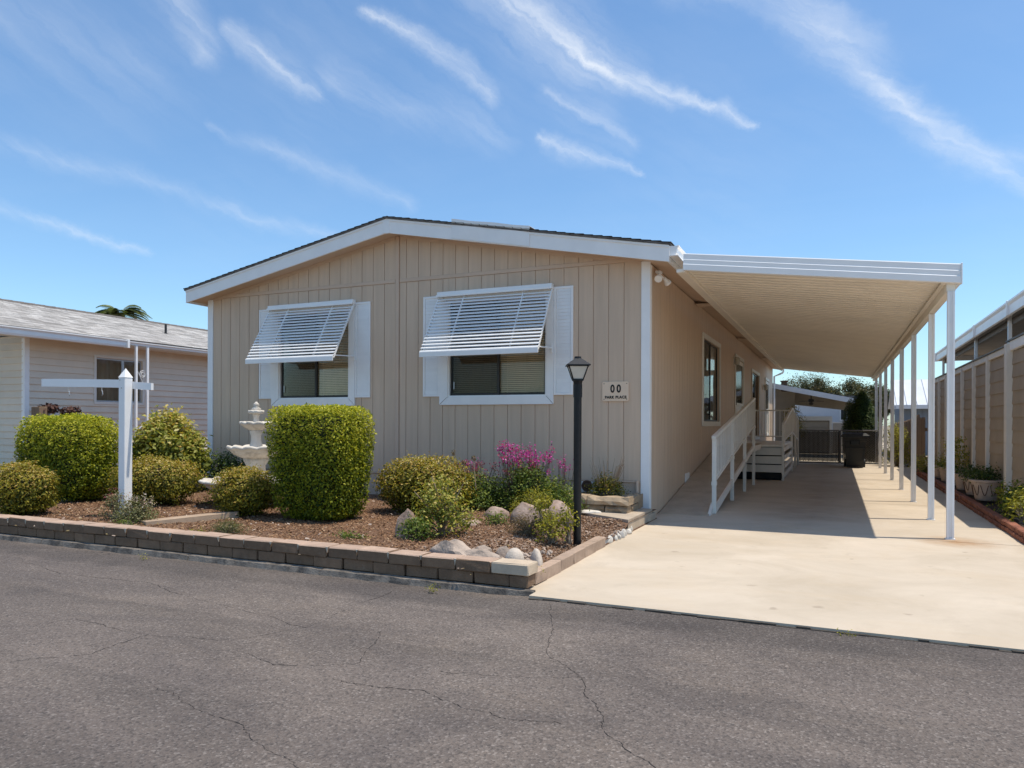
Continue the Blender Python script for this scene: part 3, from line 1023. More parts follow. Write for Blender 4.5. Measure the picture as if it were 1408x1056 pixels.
HOLES = [(-9.10, -7.57, 1.74, 3.25), (-5.65, -3.97, 1.74, 3.25)]


def cut(x0, x1, z0, z1, holes):
    """rectangle minus holes -> list of rectangles"""
    rects = [(x0, x1, z0, z1)]
    for hx0, hx1, hz0, hz1 in holes:
        nxt = []
        for a, b, c, d in rects:
            if b <= hx0 or a >= hx1 or d <= hz0 or c >= hz1:
                nxt.append((a, b, c, d))
                continue
            if a < hx0: nxt.append((a, hx0, c, d))
            if b > hx1: nxt.append((hx1, b, c, d))
            m0, m1 = max(a, hx0), min(b, hx1)
            if c < hz0: nxt.append((m0, m1, c, hz0))
            if d > hz1: nxt.append((m0, m1, hz1, d))
        rects = nxt
    return rects


# front wall: backing sheet with the window openings, gable above, then every siding board
fw_ = MB()
for a, b, c, d in cut(HX0, HX1, 0, 3.6, HOLES):
    fw_.box(a, b, HY0 + .012, HY0 + .09, c, d)
fw_.prism([(HX0, HY0 + .012, 3.6), (HX1, HY0 + .012, 3.6), (HX1, HY0 + .012, soff(HX1)), (RX, HY0 + .012, soff(RX)), (HX0, HY0 + .012, soff(HX0))], (0, .078, 0))
front_wall = fw_.build('wall', 'siding_trim', house)


def board_edges():
    r = [-6.57]
    x = -3.93 - .2285 * 11
    while x < HX1:
        if x > -6.5: r.append(x)
        x += .2285
    r = [e for e in r if e < HX1 - .12 - .03] + [HX1 - .115]
    l = [-6.65]
    x = -6.87
    while x > HX0 + .15:
        l.append(x)
        x -= .2265
    l.append(HX0 + .115)
    return r, l[::-1]


re_, le_ = board_edges()
GAP = .0045
for edges in (le_, re_):
    for i in range(len(edges) - 1):
        a, b = edges[i] + GAP, edges[i + 1] - GAP
        if b - a < .02: continue
        jit = random.Random(i * 7 + len(edges)).uniform(-.0012, .0012)
        y0 = HY0 + jit
        for x0, x1, z0, z1 in cut(a, b, .515, 3.632, HOLES):
            if x1 - x0 < .012 or z1 - z0 < .02: continue
            MB().box(x0, x1, y0, HY0 + .0115, z0, z1, .003).build('siding_board', 'siding', front_wall)
        if soff(a) > 3.70 or soff(b) > 3.70:
            m = MB()
            pts = [(a, y0, 3.694), (b, y0, 3.694)]
            top = [(b, y0, soff(b) - .002), (a, y0, soff(a) - .002)]
            if top[0][2] < 3.70 or top[1][2] < 3.70: continue
            m.prism(pts + top, (0, .0115 - jit, 0)).build('siding_board', 'siding', front_wall)
MB().box(HX0 + .118, -6.652, HY0 - .012, HY0 + .0115, 3.634, 3.692, .004).build('trim_band', 'siding_trim', front_wall)
MB().box(-6.568, HX1 - .118, HY0 - .012, HY0 + .0115, 3.634, 3.692, .004).build('trim_band', 'siding_trim', front_wall)
MB().box(-6.648, -6.58, HY0 - .014, HY0 + .0115, .515, soff(RX) - .012, .004).build('batten', 'siding_trim', front_wall)
# slim frieze under the sloping soffit
for s in (-1, 1):
    xa, xb = (RX - .05 if s < 0 else RX + .05), (HX0 + .12 if s < 0 else HX1 - .12)
    MB().prism([(xa, HY0 - .01, soff(xa) - .05), (xb, HY0 - .01, soff(xb) - .05), (xb, HY0 - .01, soff(xb)), (xa, HY0 - .01, soff(xa))],
               (0, .009, 0)).build('frieze_board', 'siding_trim', front_wall)
# skirting below, with the ledge along its top
MB().box(HX0 + .1, HX1 - .12, HY0 + .004, HY0 + .0115, .02, .488).build('skirting', 'siding_trim', front_wall)
MB().box(HX0 + .1, HX1 - .12, HY0 - .022, HY0 + .0115, .49, .512, .004).build('skirting_ledge', 'siding_trim', front_wall)

# side walls and back
SH = [(14.55, 16.72, 1.38, 3.03), (19.5, 21.2, .87, 3.05), (23.5, 25.75, .92, 2.95), (28.1, 29.5, .87, 2.95)]   # along y
sw = MB()
for a, b, c, d in cut(HY0 + .09, HY1 - .1, 0, 3.6, SH):
    sw.box(HX1 - .1, HX1 - .012, a, b, c, d)
side_wall = sw.build('wall', 'siding_trim', house)
y = HY0 + .10
bm_side = MB()
while y < HY1 - .12:
    y1 = min(y + .2285 - 2 * GAP, HY1 - .05)
    for a, b, c, d in cut(y, y1, .02, 3.595, SH):
        if b - a < .012 or d - c < .02: continue
        MB().box(HX1 - .0115, HX1, a, b, c, d).build('siding_board', 'siding', side_wall)
    y += .2285
MB().box(HX0, HX0 + .09, HY0 + .095, HY1 - .1, 0, 3.6).box(HX0, HX1, HY1 - .1, HY1, 0, 3.6).build('wall', 'siding_trim', house)
MB().box(HX0 + .1, HX1 - .1, HY0 + .1, HY1 - .1, .5, .56).build('floor', 'wood', house)

# corner posts
for x0, x1, nm in ((HX1 - .115, HX1 + .012, 'corner_trim'), (HX0 - .012, HX0 + .115, 'corner_trim')):
    m = MB().box(x0, x1, HY0 - .016, HY0 + .013, -.02 if x0 > -5 else .1, soff(x0 if x0 > -5 else x1) - .01, .004)
    if x0 > -5: m.box(HX1 + .001, HX1 + .014, HY0 + .0135, HY0 + .10, -.02, 3.58, .003)
    m.build(nm, 'white', house)

# roof: deck, soffit, fascias, ridge block, shingles
ROOF0, ROOF1 = 9.76, HY1 + .35
EL, ER = -11.04, -2.075
roof = MB()
for s, ex_ in ((-1, EL - .02), (1, ER + .02)):
    p = [(RX, ROOF0, rooftop(RX) - .05), (ex_, ROOF0, rooftop(ex_) - .05), (ex_, ROOF0, rooftop(ex_) - .022), (RX, ROOF0, rooftop(RX) - .022)]
    roof.prism(p, (0, ROOF1 - ROOF0, 0))
roof = roof.build('roof', 'shingle', house)
sof = MB()
for ex_ in (EL + .03, ER - .03):
    p = [(RX, ROOF0 + .06, soff(RX)), (ex_, ROOF0 + .06, soff(ex_)), (ex_, ROOF0 + .06, soff(ex_) + .02), (RX, ROOF0 + .06, soff(RX) + .02)]
    sof.prism(p, (0, ROOF1 - ROOF0 - .1, 0))
sof.build('soffit', 'siding_trim', roof)


def fascia(xa, xb, y0, th, zo0, zo1, mat='white', nm='fascia'):
    m = MB().prism([(xa, y0, rooftop(xa) - zo1), (xb, y0, rooftop(xb) - zo1), (xb, y0, rooftop(xb) - zo0), (xa, y0, rooftop(xa) - zo0)], (0, th, 0))
    return m.build(nm, mat, roof)


fascia(EL, RX - .055, 9.785, .03, .058, .275)
fascia(RX + .055, ER, 9.785, .03, .058, .275)
fascia(EL, RX - .055, 9.772, .012, .052, .082, nm='drip_edge')
fascia(RX + .055, ER, 9.772, .012, .052, .082, nm='drip_edge')
MB().prism([(RX - .065, 9.774, rooftop(RX) - .285), (RX + .065, 9.774, rooftop(RX) - .285), (RX + .065, 9.774, rooftop(RX + .065) - .052),
            (RX, 9.774, rooftop(RX) - .05), (RX - .065, 9.774, rooftop(RX - .065) - .052)], (0, .045, 0)).build('ridge_block', 'white', roof)
# bent white metal patch over the fascia, right of the ridge
m = MB()
pa, pb = -5.42, -4.12
for (xa, xb) in ((pa, pb),):
    n = 12
    for k in range(n):
        a, b = xa + (xb - xa) * k / n, xa + (xb - xa) * (k + 1) / n
        wa, wb = .006 * math.sin(a * 9), .006 * math.sin(b * 9)
        A = [(a, 9.772, rooftop(a) - .262), (b, 9.772, rooftop(b) - .262), (b, 9.766 + wb, rooftop(b) + .03 + wb), (a, 9.766 + wa, rooftop(a) + .03 + wa)]
        m.prism(A, (0, .008, 0))
        B = [(a, 9.766 + wa, rooftop(a) + .03 + wa), (b, 9.766 + wb, rooftop(b) + .03 + wb), (b, 10.25, rooftop(b) + .045), (a, 10.25, rooftop(a) + .045)]
        m.prism(B, (0, 0, .006))
m.build('flashing_patch', 'white_metal', roof)
# fascias and gutter down the sides
MB().box(ER - .03, ER, 9.82, ROOF1, rooftop(ER) - .275, rooftop(ER) - .055, .004).build('fascia', 'white', roof)
MB().box(EL, EL + .03, 9.82, ROOF1, rooftop(EL) - .275, rooftop(EL) - .055, .004).build('fascia', 'white', roof)
gz = rooftop(ER)
gm = MB()
prof = [(ER + .002, gz - .19), (ER + .075, gz - .19), (ER + .095, gz - .16), (ER + .10, gz - .10), (ER + .125, gz - .075), (ER + .125, gz - .06), (ER + .095, gz - .06), (ER + .088, gz - .15), (ER + .07, gz - .178), (ER + .002, gz - .178)]
gm.prism([(px, 9.80, pz) for px, pz in prof], (0, ROOF1 - 9.80, 0))
gut = gm.build('gutter', 'white_metal', roof)
MB().prism([(ER + .004, 9.792, gz - .188), (ER + .075, 9.792, gz - .188), (ER + .12, 9.792, gz - .07), (ER + .004, 9.792, gz - .062)], (0, .006, 0)).build('end_cap', 'white_metal', gut)
MB().tube([(ER + .06, ROOF1 - .2, gz - .18), (ER + .06, ROOF1 - .2, gz - .30), (ER + .03, ROOF1 - .2, gz - .36), (ER - .1, ROOF1 - .2, gz - .42), (HX1 + .05, ROOF1 - .2, gz - .5), (HX1 + .05, ROOF1 - .2, .1)], .035, 8).build('downspout', 'white_metal', gut)


def shingles(parent, name, mat, ridge, eave, y0, y1, rise=.14, tab=.30, seed=3, lift=.010):
    """courses of tabs between ridge (x,z) and eave (x,z)"""
    rng = np.random.default_rng(seed)
    rx, rz = ridge
    ex, ez = eave
    L = math.hypot(ex - rx, ez - rz)
    dx, dz = (ex - rx) / L, (ez - rz) / L
    nx, nz = -dz, dx
    if nz < 0: nx, nz = -nx, -nz
    n = int(L / rise)
    V, val = [], []
    for k in range(n + 1):
        s0 = L - k * rise
        s1 = max(0, s0 - rise - .01)
        yy = y0 - (k % 3) * tab / 3 - rng.uniform(0, .05)
        while yy < y1:
            a, b = max(yy, y0) + .003, min(yy + tab, y1) - .003
            if b > a + .02:
                l0 = lift + rng.uniform(0, .006)
                p = [(rx + dx * s0 + nx * l0, a, rz + dz * s0 + nz * l0), (rx + dx * s0 + nx * l0, b, rz + dz * s0 + nz * l0),
                     (rx + dx * s1 + nx * .003, b, rz + dz * s1 + nz * .003), (rx + dx * s1 + nx * .003, a, rz + dz * s1 + nz * .003),
                     (rx + dx * s0, a, rz + dz * s0), (rx + dx * s0, b, rz + dz * s0)]
                V += [p[0], p[1], p[2], p[3], p[4], p[5], p[1], p[0]]
                v = rng.uniform()
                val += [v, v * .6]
            yy += tab
    V = np.array(V)
    Fq = np.arange(len(V)).reshape(-1, 4)
    o = put(name, np_mesh(name, V, Fq, MT[mat], val, o=off(parent)), parent)
    o['kind'] = 'stuff'
    return o


MT['shingleleaf'] = leafmat('brown_grey_shingle', [(0, (.06, .05, .045)), (.5, (.105, .09, .08)), (1, (.16, .135, .12))], 0, .95)
shingles(roof, 'shingle', 'shingleleaf', (RX, rooftop(RX) - .02), (EL - .03, rooftop(EL - .03) - .02), ROOF0 - .012, ROOF1, seed=1)
shingles(roof, 'shingle', 'shingleleaf', (RX, rooftop(RX) - .02), (ER + .03, rooftop(ER + .03) - .02), ROOF0 - .012, ROOF1, seed=2)


# windows of the front: casing with mitred corners, dark sashes, glass, blinds behind
def front_window(x0, x1, z0, z1, ox0, ox1, oz0, oz1):
    w = MB()
    ys, yd = HY0 - .032, .03
    for poly in ([(x0, z0), (x1, z0), (ox1, oz0), (ox0, oz0)], [(x1, z0), (x1, z1), (ox1, oz1), (ox1, oz0)],
                 [(x1, z1), (x0, z1), (ox0, oz1), (ox1, oz1)], [(x0, z1), (x0, z0), (ox0, oz0), (ox0, oz1)]):
        cx = sum(p[0] for p in poly) / 4
        cz = sum(p[1] for p in poly) / 4
        w.prism([(px + (cx - px) * .004, ys, pz + (cz - pz) * .012) for px, pz in poly], (0, yd, 0))
    win = w.build('window', 'white', house)
    # reveal stop inside the casing
    r = MB()
    e = .022
    for a, b, c, d in ((ox0, ox1, oz0, oz0 + e), (ox0, ox1, oz1 - e, oz1), (ox0, ox0 + e, oz0 + e, oz1 - e), (ox1 - e, ox1, oz0 + e, oz1 - e)):
        r.box(a, b, HY0 - .015, HY0 + .10, c, d)
    r.build('reveal', 'white', win)
    xm = (ox0 + ox1) / 2 + .02
    fr = MB()
    a0, a1, b0, b1 = ox0 + e, ox1 - e, oz0 + e, oz1 - e
    t = .035
    for k, (p, q_, yy) in enumerate(((a0, xm + .02, HY0 + .022), (xm - .02, a1, HY0 + .05))):
        for a, b, c, d in ((p, q_, b0, b0 + t), (p, q_, b1 - t, b1), (p, p + t, b0 + t, b1 - t), (q_ - t, q_, b0 + t, b1 - t)):
            fr.box(a, b, yy, yy + .025, c, d)
    fr.build('sash', 'bronze', win)
    MB().box(a0 + t, xm - t + .02, HY0 + .032, HY0 + .036, b0 + t, b1 - t).build('pane', 'glass_screen', win)
    MB().box(xm + t - .02, a1 - t, HY0 + .060, HY0 + .064, b0 + t, b1 - t).build('pane', 'glass', win)
    bl = MB()
    zz = b0 + .05
    while zz < b1 - .02:
        bl.add([(a0 + .01, HY0 + .104, zz + .019), (a1 - .01, HY0 + .104, zz + .019), (a1 - .01, HY0 + .116, zz), (a0 + .01, HY0 + .116, zz)], [(0, 1, 2, 3)])
        bl.add([(a0 + .01, HY0 + .1045, zz + .019), (a1 - .01, HY0 + .1045, zz + .019), (a1 - .01, HY0 + .1165, zz - .001), (a0 + .01, HY0 + .1165, zz - .001)], [(3, 2, 1, 0)])
        zz += .030
    for k in range(6):
        xx = a0 + .08 + (a1 - a0 - .16) * k / 5
        bl.box(xx - .002, xx + .002, HY0 + .101, HY0 + .103, b0, b1)
    bo = bl.build('blind', 'blind', win)
    bo['kind'] = 'stuff'
    cu = MB()
    n = 60
    for k in range(n):
        a, b = a0 - .05 + (a1 - a0 + .1) * k / n, a0 - .05 + (a1 - a0 + .1) * (k + 1) / n
        ya, yb = HY0 + .24 + .03 * math.sin(k * .9), HY0 + .24 + .03 * math.sin((k + 1) * .9)
        cu.add([(a, ya, b0 - .1), (b, yb, b0 - .1), (b, yb, b1 + .1), (a, ya, b1 + .1)], [(0, 1, 2, 3)])
    cu.build('curtain', 'curtain', win)
    MB().box(a0 + .06, a0 + .075, HY0 + .014, HY0 + .022, b0 + .10, b0 + .22, .003).build('latch', 'alu', win)
    return win


front_window(-9.26, -7.45, 1.615, 3.37, *HOLES[0])
front_window(-5.80, -3.855, 1.615, 3.37, *HOLES[1])


def shutter(x0, x1, z0, z1):
    m = MB()
    y0 = HY0 - .024
    t = .036
    for a, b, c, d in ((x0, x1, z0, z0 + t), (x0, x1, z1 - t, z1), (x0, x0 + t, z0 + t, z1 - t), (x1 - t, x1, z0 + t, z1 - t)):
        m.box(a, b, y0, HY0 - .002, c, d, .003)
    sh = m.build('shutter', 'white', house)
    MB().box(x0 + t, x1 - t, HY0 - .008, HY0 - .003, z0 + t, z1 - t).build('back_panel', 'white', sh)
    lm = MB()
    zz = z0 + t + .004
    me = None
    n = 0
    while zz < z1 - t - .03:
        if me is None:
            me = MB().prism([(x0 + t + .004, HY0 - .019, 0), (x0 + t + .004, HY0 - .0165, .001), (x0 + t + .004, HY0 - .009, .050), (x0 + t + .004, HY0 - .0115, .051)],
                            (x1 - x0 - 2 * t - .008, 0, 0)).mesh('louvre', MT['white'], off(sh))
        o = put('louvre', me, sh, (0, 0, zz))
        zz += .0515
        n += 1
    return sh


for a, b in ((-9.56, -9.262), (-7.448, -7.14), (-6.11, -5.802), (-3.853, -3.55)):
    shutter(a, b, 1.75, 3.36)


def awning(x0, x1):
    yb, zb, yt, zt = 9.475, 2.40, 10.035, 3.315
    m = MB()
    m.box(x0, x1, 9.985, HY0 - .034, 3.325, 3.40, .006)
    m.box(x0 - .005, x1 + .005, 9.965, 9.984, 3.318, 3.352, .003)
    aw = m.build('awning', 'white_metal', house)
    MB().box(x0, x1, yb - .018, yb, zb - .075, zb + .005, .004).build('front_rail', 'white_metal', aw)
    for xx in (x0 + .012, x0 + (x1 - x0) * .24, x0 + (x1 - x0) * .76, x1 - .012):
        MB().bar((xx, yb + .02, zb - .02), (xx, yt, zt + .01), .012, .03).build('rafter', 'white_metal', aw)
    n = 17
    me = None
    for k in range(n):
        f = (k + .5) / n
        yy, zz = yt + (yb - yt) * f, zt + (zb - zt) * f
        if me is None:
            w, th = .065, .004
            dy, dz = -math.cos(R(25)) * w / 2, -math.sin(R(25)) * w / 2
            ny, nz = -math.sin(R(25)) * th, math.cos(R(25)) * th
            pr = [(x0 + .004, -dy, -dz), (x0 + .004, dy, dz), (x0 + .004, dy - .002, dz - .012), (x0 + .004, dy + .003, dz - .012),
                  (x0 + .004, dy + ny * -1 + .006, dz - nz), (x0 + .004, -dy - ny, -dz - nz)]
            o_ = off(aw)
            me = MB().prism([(p[0], p[1] + o_.y, p[2] + o_.z) for p in pr], (x1 - x0 - .008, 0, 0)).mesh('slat', MT['white_metal'], o_)
        put('slat', me, aw, (0, yy - 0 + 0 - off(house).y, zz))
    for xx in (x0 + .03, x1 - .03):
        MB().tube([(xx, yb + .03, zb + .02), (xx, HY0 - .04, zb + .05)], .011, 6).box(xx - .018, xx + .018, HY0 - .045, HY0 - .033, zb - .02, zb + .12, .003).build('support_arm', 'white_metal', aw)
    return aw


awning(-9.27, -7.42)
awning(-5.80, -3.85)


# openings down the side wall: window, door, tall window, back door
def side_opening(y0, y1, z0, z1, door=False):
    xs = HX1 + .001
    c = .10
    m = MB()
    for a, b, p, q_ in ((y0 - c, y1 + c, z1, z1 + c), (y0 - c, y0, z0 - (0 if door else c), z1), (y1, y1 + c, z0 - (0 if door else c), z1)):
        m.box(xs, xs + .028, a + .001, b - .001, p, q_ - .001, .004)
    if not door: m.box(xs, xs + .028, y0 + .001, y1 - .001, z0 - c, z0, .004)
    w = m.build('door' if door else 'window', 'rail', house)
    if door:
        MB().box(HX1 - .06, HX1 - .02, y0 + .005, y1 - .005, z0, z1 - .004, .004).build('door_leaf', 'rail', w)
        f = MB()
        for a, b, p, q_ in ((y0 + .01, y1 - .01, z0 + .02, z0 + .12), (y0 + .01, y1 - .01, z1 - .12, z1 - .02), (y0 + .01, y0 + .09, z0 + .12, z1 - .12), (y1 - .09, y1 - .01, z0 + .12, z1 - .12), (y0 + .09, y1 - .09, z0 + .95, z0 + 1.02)):
            f.box(HX1 - .018, HX1 + .012, a, b, p, q_, .003)
        f.build('screen_frame', 'rail', w)
        MB().box(HX1 - .008, HX1 - .004, y0 + .09, y1 - .09, z0 + 1.02, z1 - .12).build('pane', 'glass_screen', w)
        MB().box(HX1 + .012, HX1 + .04, y0 + .025, y0 + .06, z0 + .95, z0 + 1.1, .004).build('handle', 'bronze', w)
    else:
        f = MB()
        ym = (y0 + y1) / 2
        for yy0, yy1, xo in ((y0, ym + .02, -.03), (ym - .02, y1, -.05)):
            for a, b, p, q_ in ((yy0, yy1, z0, z0 + .035), (yy0, yy1, z1 - .035, z1), (yy0, yy0 + .035, z0 + .035, z1 - .035), (yy1 - .035, yy1, z0 + .035, z1 - .035)):
                f.box(HX1 + xo - .012, HX1 + xo + .012, a, b, p, q_)
        f.build('sash', 'bronze', w)
        MB().box(HX1 - .032, HX1 - .029, y0 + .035, ym - .015, z0 + .035, z1 - .035).build('pane', 'glass_screen', w)
        MB().box(HX1 - .052, HX1 - .049, ym + .015, y1 - .035, z0 + .035, z1 - .035).build('pane', 'glass', w)
        MB().box(HX1 - .30, HX1 - .29, y0 - .1, y1 + .1, z0 - .1, z1 + .1).build('curtain', 'curtain', w)
    return w


for k, (a, b, c, d) in enumerate(SH):
    side_opening(a, b, c, d, door=(k in (1, 3)))


def sconce(y, z):
    m = MB().box(HX1 + .001, HX1 + .02, y - .06, y + .06, z - .10, z + .14, .004)
    s = m.build('wall_light', 'rail', house)
    MB().lathe((HX1 + .09, y, z - .08), [(.045, 0), (.06, .03), (.065, .13), (.075, .15), (.03, .19)], 10).tube([(HX1 + .02, y, z + .10), (HX1 + .09, y, z + .11)], .012, 6).build('lamp_shade', 'lampglass', s)


sconce(19.2, 2.92)
sconce(27.3, 2.62)
# twin floodlight under the eave at the front corner
fl = MB().box(HX1 + .02, HX1 + .10, 10.36, 10.48, 3.50, 3.535, .006)
fl = fl.build('floodlight', 'white', house)
for (dx, dy, dz) in ((.02, -.09, -.06), (.07, .10, -.07)):
    b = Vector((HX1 + .06, 10.42, 3.50))
    e = b + Vector((dx, dy, dz))
    d = (Vector((dx * .6, dy * 1.0, dz * 1.1))).normalized()
    MB().tube([b, e], .012, 6).tube([e - d * .03, e + d * .02, e + d * .06, e + d * .085], [.022, .03, .052, .055], 12).build('lamp_head', 'white', fl)
# vents
m = MB()
m.box(-3.42, -3.17, HY0 - .012, HY0 + .0035, .325, .485, .004)
v_ = m.build('vent', 'white_metal', house)
for k in range(9):
    MB().box(-3.405 + k * .026, -3.39 + k * .026, HY0 - .018, HY0 - .0125, .34, .47).build('louvre', 'white_metal', v_)
m = MB().box(HX1 + .001, HX1 + .016, 12.75, 13.12, .30, .46, .004)
m.build('vent', 'white_metal', house)
for k in range(3):
    MB().box(HX1 + .02, HX1 + .3, 13.6 + k * 6, 14.0 + k * 6, soff(HX1 + .17) - .042, soff(HX1 + .17) - .036).build('soffit_vent', 'siding_trim', house)
MB().tube([(HX1 - .16, HY0 - .03, .08), (HX1 - .16, HY0 - .03, .52)], .022, 8).build('drain_pipe', 'siding_trim', house)

# house number sign
sg = thing('house_number_sign', 'rounded tan plate reading 00 PARK PLACE on the tan siding', 'sign', (-2.905, HY0 - .02, 1.79))
w_, h_, r_ = .195, .14, .022
pts = []
for cx, cz, a0 in ((w_ - r_, h_ - r_, 0), (-w_ + r_, h_ - r_, 90), (-w_ + r_, -h_ + r_, 180), (w_ - r_, -h_ + r_, 270)):
    for k in range(5):
        a = R(a0 + k * 22.5)
        pts.append((-2.905 + cx + r_ * math.cos(a), HY0 - .022, 1.79 + cz + r_ * math.sin(a)))
MB().prism(pts, (0, .018, 0)).build('plate', 'sign', sg)


def text(body, x, y, z, size, parent, mat, bold=0.0, sx=1.0, rx=90, rz=0, spacing=1.0):
    c = bpy.data.curves.new('lettering', 'FONT')
    c.body = body
    c.size = size
    c.align_x = 'CENTER'
    c.align_y = 'CENTER'
    c.extrude = .0015
    c.offset = bold
    c.space_character = spacing
    c.materials.append(MT[mat])
    tmp = bpy.data.objects.new('lettering_curve', c)
    COL.objects.link(tmp)
    dg = bpy.context.evaluated_depsgraph_get()
    me = bpy.data.meshes.new_from_object(tmp.evaluated_get(dg))
    me.name = 'lettering'
    bpy.data.objects.remove(tmp)
    if not me.materials: me.materials.append(MT[mat])
    o = bpy.data.objects.new('lettering', me)
    COL.objects.link(o)
    o.parent = parent
    o.location = Vector((x, y, z)) - off(parent)
    o.rotation_euler = (R(rx), 0, R(rz))
    o.scale = (sx, 1, 1)
    return o


text('00', -2.900, HY0 - .0245, 1.824, .155, sg, 'letter', .0045, .82, spacing=1.45)
text('PARK PLACE', -2.900, HY0 - .0245, 1.705, .052, sg, 'letter', .0022, 1.0, spacing=1.12)
for a in (-1, 1):
    for b in (-1, 1):
        MB().tube([(-2.905 + a * .168, HY0 - .027, 1.79 + b * .112), (-2.905 + a * .168, HY0 - .021, 1.79 + b * .112)], .006, 8).build('screw', 'bronze', sg)

# ------------------------------------------------------------------ carport
CX0, CX1, CY0, CY1 = -1.87, 1.24, 9.68, 28.9
def cz(x): return 3.40 - (x - CX0) / (CX1 - CX0) * .405


car = thing('carport', 'long white metal carport with eight slim posts beside the tan home', 'carport', (0, CY0, 0))
# front fascia, three stepped folds, with end cap
m = MB()
pr = [(0, 0), (0, .075), (.012, .085), (.012, .14), (.024, .15), (.024, .215), (.03, .225), (.06, .225), (.06, -.004), (.03, -.004)]
L, Rr = (CX0, cz(CX0) - .03), (CX1 + .05, cz(CX1 + .05) - .03)
m.add([(L[0], CY0 + a, L[1] + b) for a, b in pr] + [(Rr[0], CY0 + a, Rr[1] + b) for a, b in pr],
      [(i, (i + 1) % 10, (i + 1) % 10 + 10, i + 10)[::-1] for i in range(10)] + [tuple(range(10)), tuple(range(10, 20))[::-1]])
m.build('fascia', 'white_metal', car)
MB().box(CX1 + .0505, CX1 + .066, CY0 - .006, CY0 + .07, cz(CX1 + .05) - .04, cz(CX1 + .05) + .20, .004).build('end_cap', 'white_metal', car)
# roof pans: two ribs each, shared mesh
PW = (CY1 - CY0 - .07) / 96
prof = [(0, 0), (.075, 0), (.09, .030), (.15, .030), (.165, 0), (PW, 0)]
pm = MB()
z0, z1 = cz(CX0), cz(CX1)
n = len(prof)
pm.add([(CX0 + .005, a, z0 + b) for a, b in prof] + [(CX1, a, z1 + b) for a, b in prof] + [(CX0 + .005, a, z0 + b + .012) for a, b in prof] + [(CX1, a, z1 + b + .012) for a, b in prof],
       [(i, i + 1, n + i + 1, n + i)[::-1] for i in range(n - 1)] + [(2 * n + i, 2 * n + i + 1, 3 * n + i + 1, 3 * n + i) for i in range(n - 1)]
       + [(i, i + 1, 2 * n + i + 1, 2 * n + i) for i in range(n - 1)] + [(n + i, n + i + 1, 3 * n + i + 1, 3 * n + i)[::-1] for i in range(n - 1)])
pme = pm.mesh('roof_pan', MT['pan'])
for k in range(96):
    put('roof_pan', pme, car, (0, .06 + k * PW, 0))
# flat hanging rail at the house side, beam and gutter at the outer side
MB().box(CX0 - .10, CX0 + .02, CY0 + .065, CY1, cz(CX0) - .05, cz(CX0) - .004, .004).build('wall_hanger', 'pan', car)
MB().prism([(-2.065, CY0 + .07, 3.585), (-1.955, CY0 + .07, 3.585), (CX0 + .02, CY0 + .07, cz(CX0) + .05), (CX0 + .02, CY0 + .07, cz(CX0) + .056), (-1.95, CY0 + .07, 3.591), (-2.065, CY0 + .07, 3.591)], (0, CY1 - CY0 - .07, 0)).build('gap_cover', 'white_metal', car)  # added strip closing the roof gap to keep sun off the side wall
m = MB()
zb = cz(1.2) - .012
m.box(1.155, 1.245, CY0 + .07, CY1, zb - .11, zb, .004).box(1.10, 1.154, CY0 + .07, CY1, zb - .02, zb, .003)
m.build('beam', 'pan', car)
m = MB()
gp = [(1.262, zb - .03), (1.30, zb - .03), (1.305, zb + .20), (1.29, zb + .20), (1.287, zb - .01), (1.262, zb - .01)]
m.prism([(a, CY0 + .075, b) for a, b in gp], (0, CY1 - CY0 - .075, 0)).build('gutter', 'white_metal', car)
# posts: a channel section with a slot, on small plates
pmb = MB()
H_ = zb - .112
pmb.box(-.038, .038, -.022, .022, .012, H_, .004).box(-.038, -.016, -.040, -.0225, .012, H_, .003).box(.016, .038, -.040, -.0225, .012, H_, .003)
pmb.box(-.034, .034, .0225, .036, .012, H_, .003)
pmb.box(-.05, .05, -.05, .05, .0, .0115, .002)
for k in range(9):
    pmb.box(-.006, .006, -.026, -.0225, .25 + k * .28, .30 + k * .28)
pme = pmb.mesh('post', MT['white_metal'])
for y in (9.76, 11.64, 14.2, 16.75, 19.5, 22.1, 24.75, 27.3):
    put('post', pme, car, (1.2, y - CY0, 0))

# ------------------------------------------------------------------ access ramp with railing
XR = -1.66
def rz_(y): return min(max(.149 * (y - 10.62), .005), .85)


ramp = thing('access_ramp', 'sloping ramp along the tan side wall with a cream picket railing', 'ramp', (-2.0, 10.65, 0))
m = MB()
for a, b in ((10.66, 16.32), (16.32, 18.9)):
    m.prism([(-2.40, a, rz_(a)), (-2.40, b, rz_(b)), (-2.40, b, rz_(b) - .05), (-2.40, a, rz_(a) - .05 if a > 11 else -.03)], (XR - .03 + 2.40, 0, 0))
m.build('deck', 'slab', ramp)
MB().bar((XR, 11.06, rz_(11.0) - .02), (XR, 16.32, .80), .03, .11).bar((XR, 16.33, .79), (XR, 18.1, .79), .03, .11).build('side_channel', 'rail', ramp)
m = MB()
for yy in (12.8, 14.6, 16.4):
    m.box(-2.36, -2.28, yy, yy + .08, 0, rz_(yy) - .06)
m.build('support', 'rail', ramp)
pts_top = [(11.02, 1.135), (12.87, 1.345), (14.91, 1.66), (16.6, 1.88)]


def top_z(y): return 1.135 + (y - 11.02) * (1.88 - 1.135) / (16.6 - 11.02)
def low_z(y): return .475 + (y - 11.02) * (1.30 - .475) / (16.6 - 11.02)


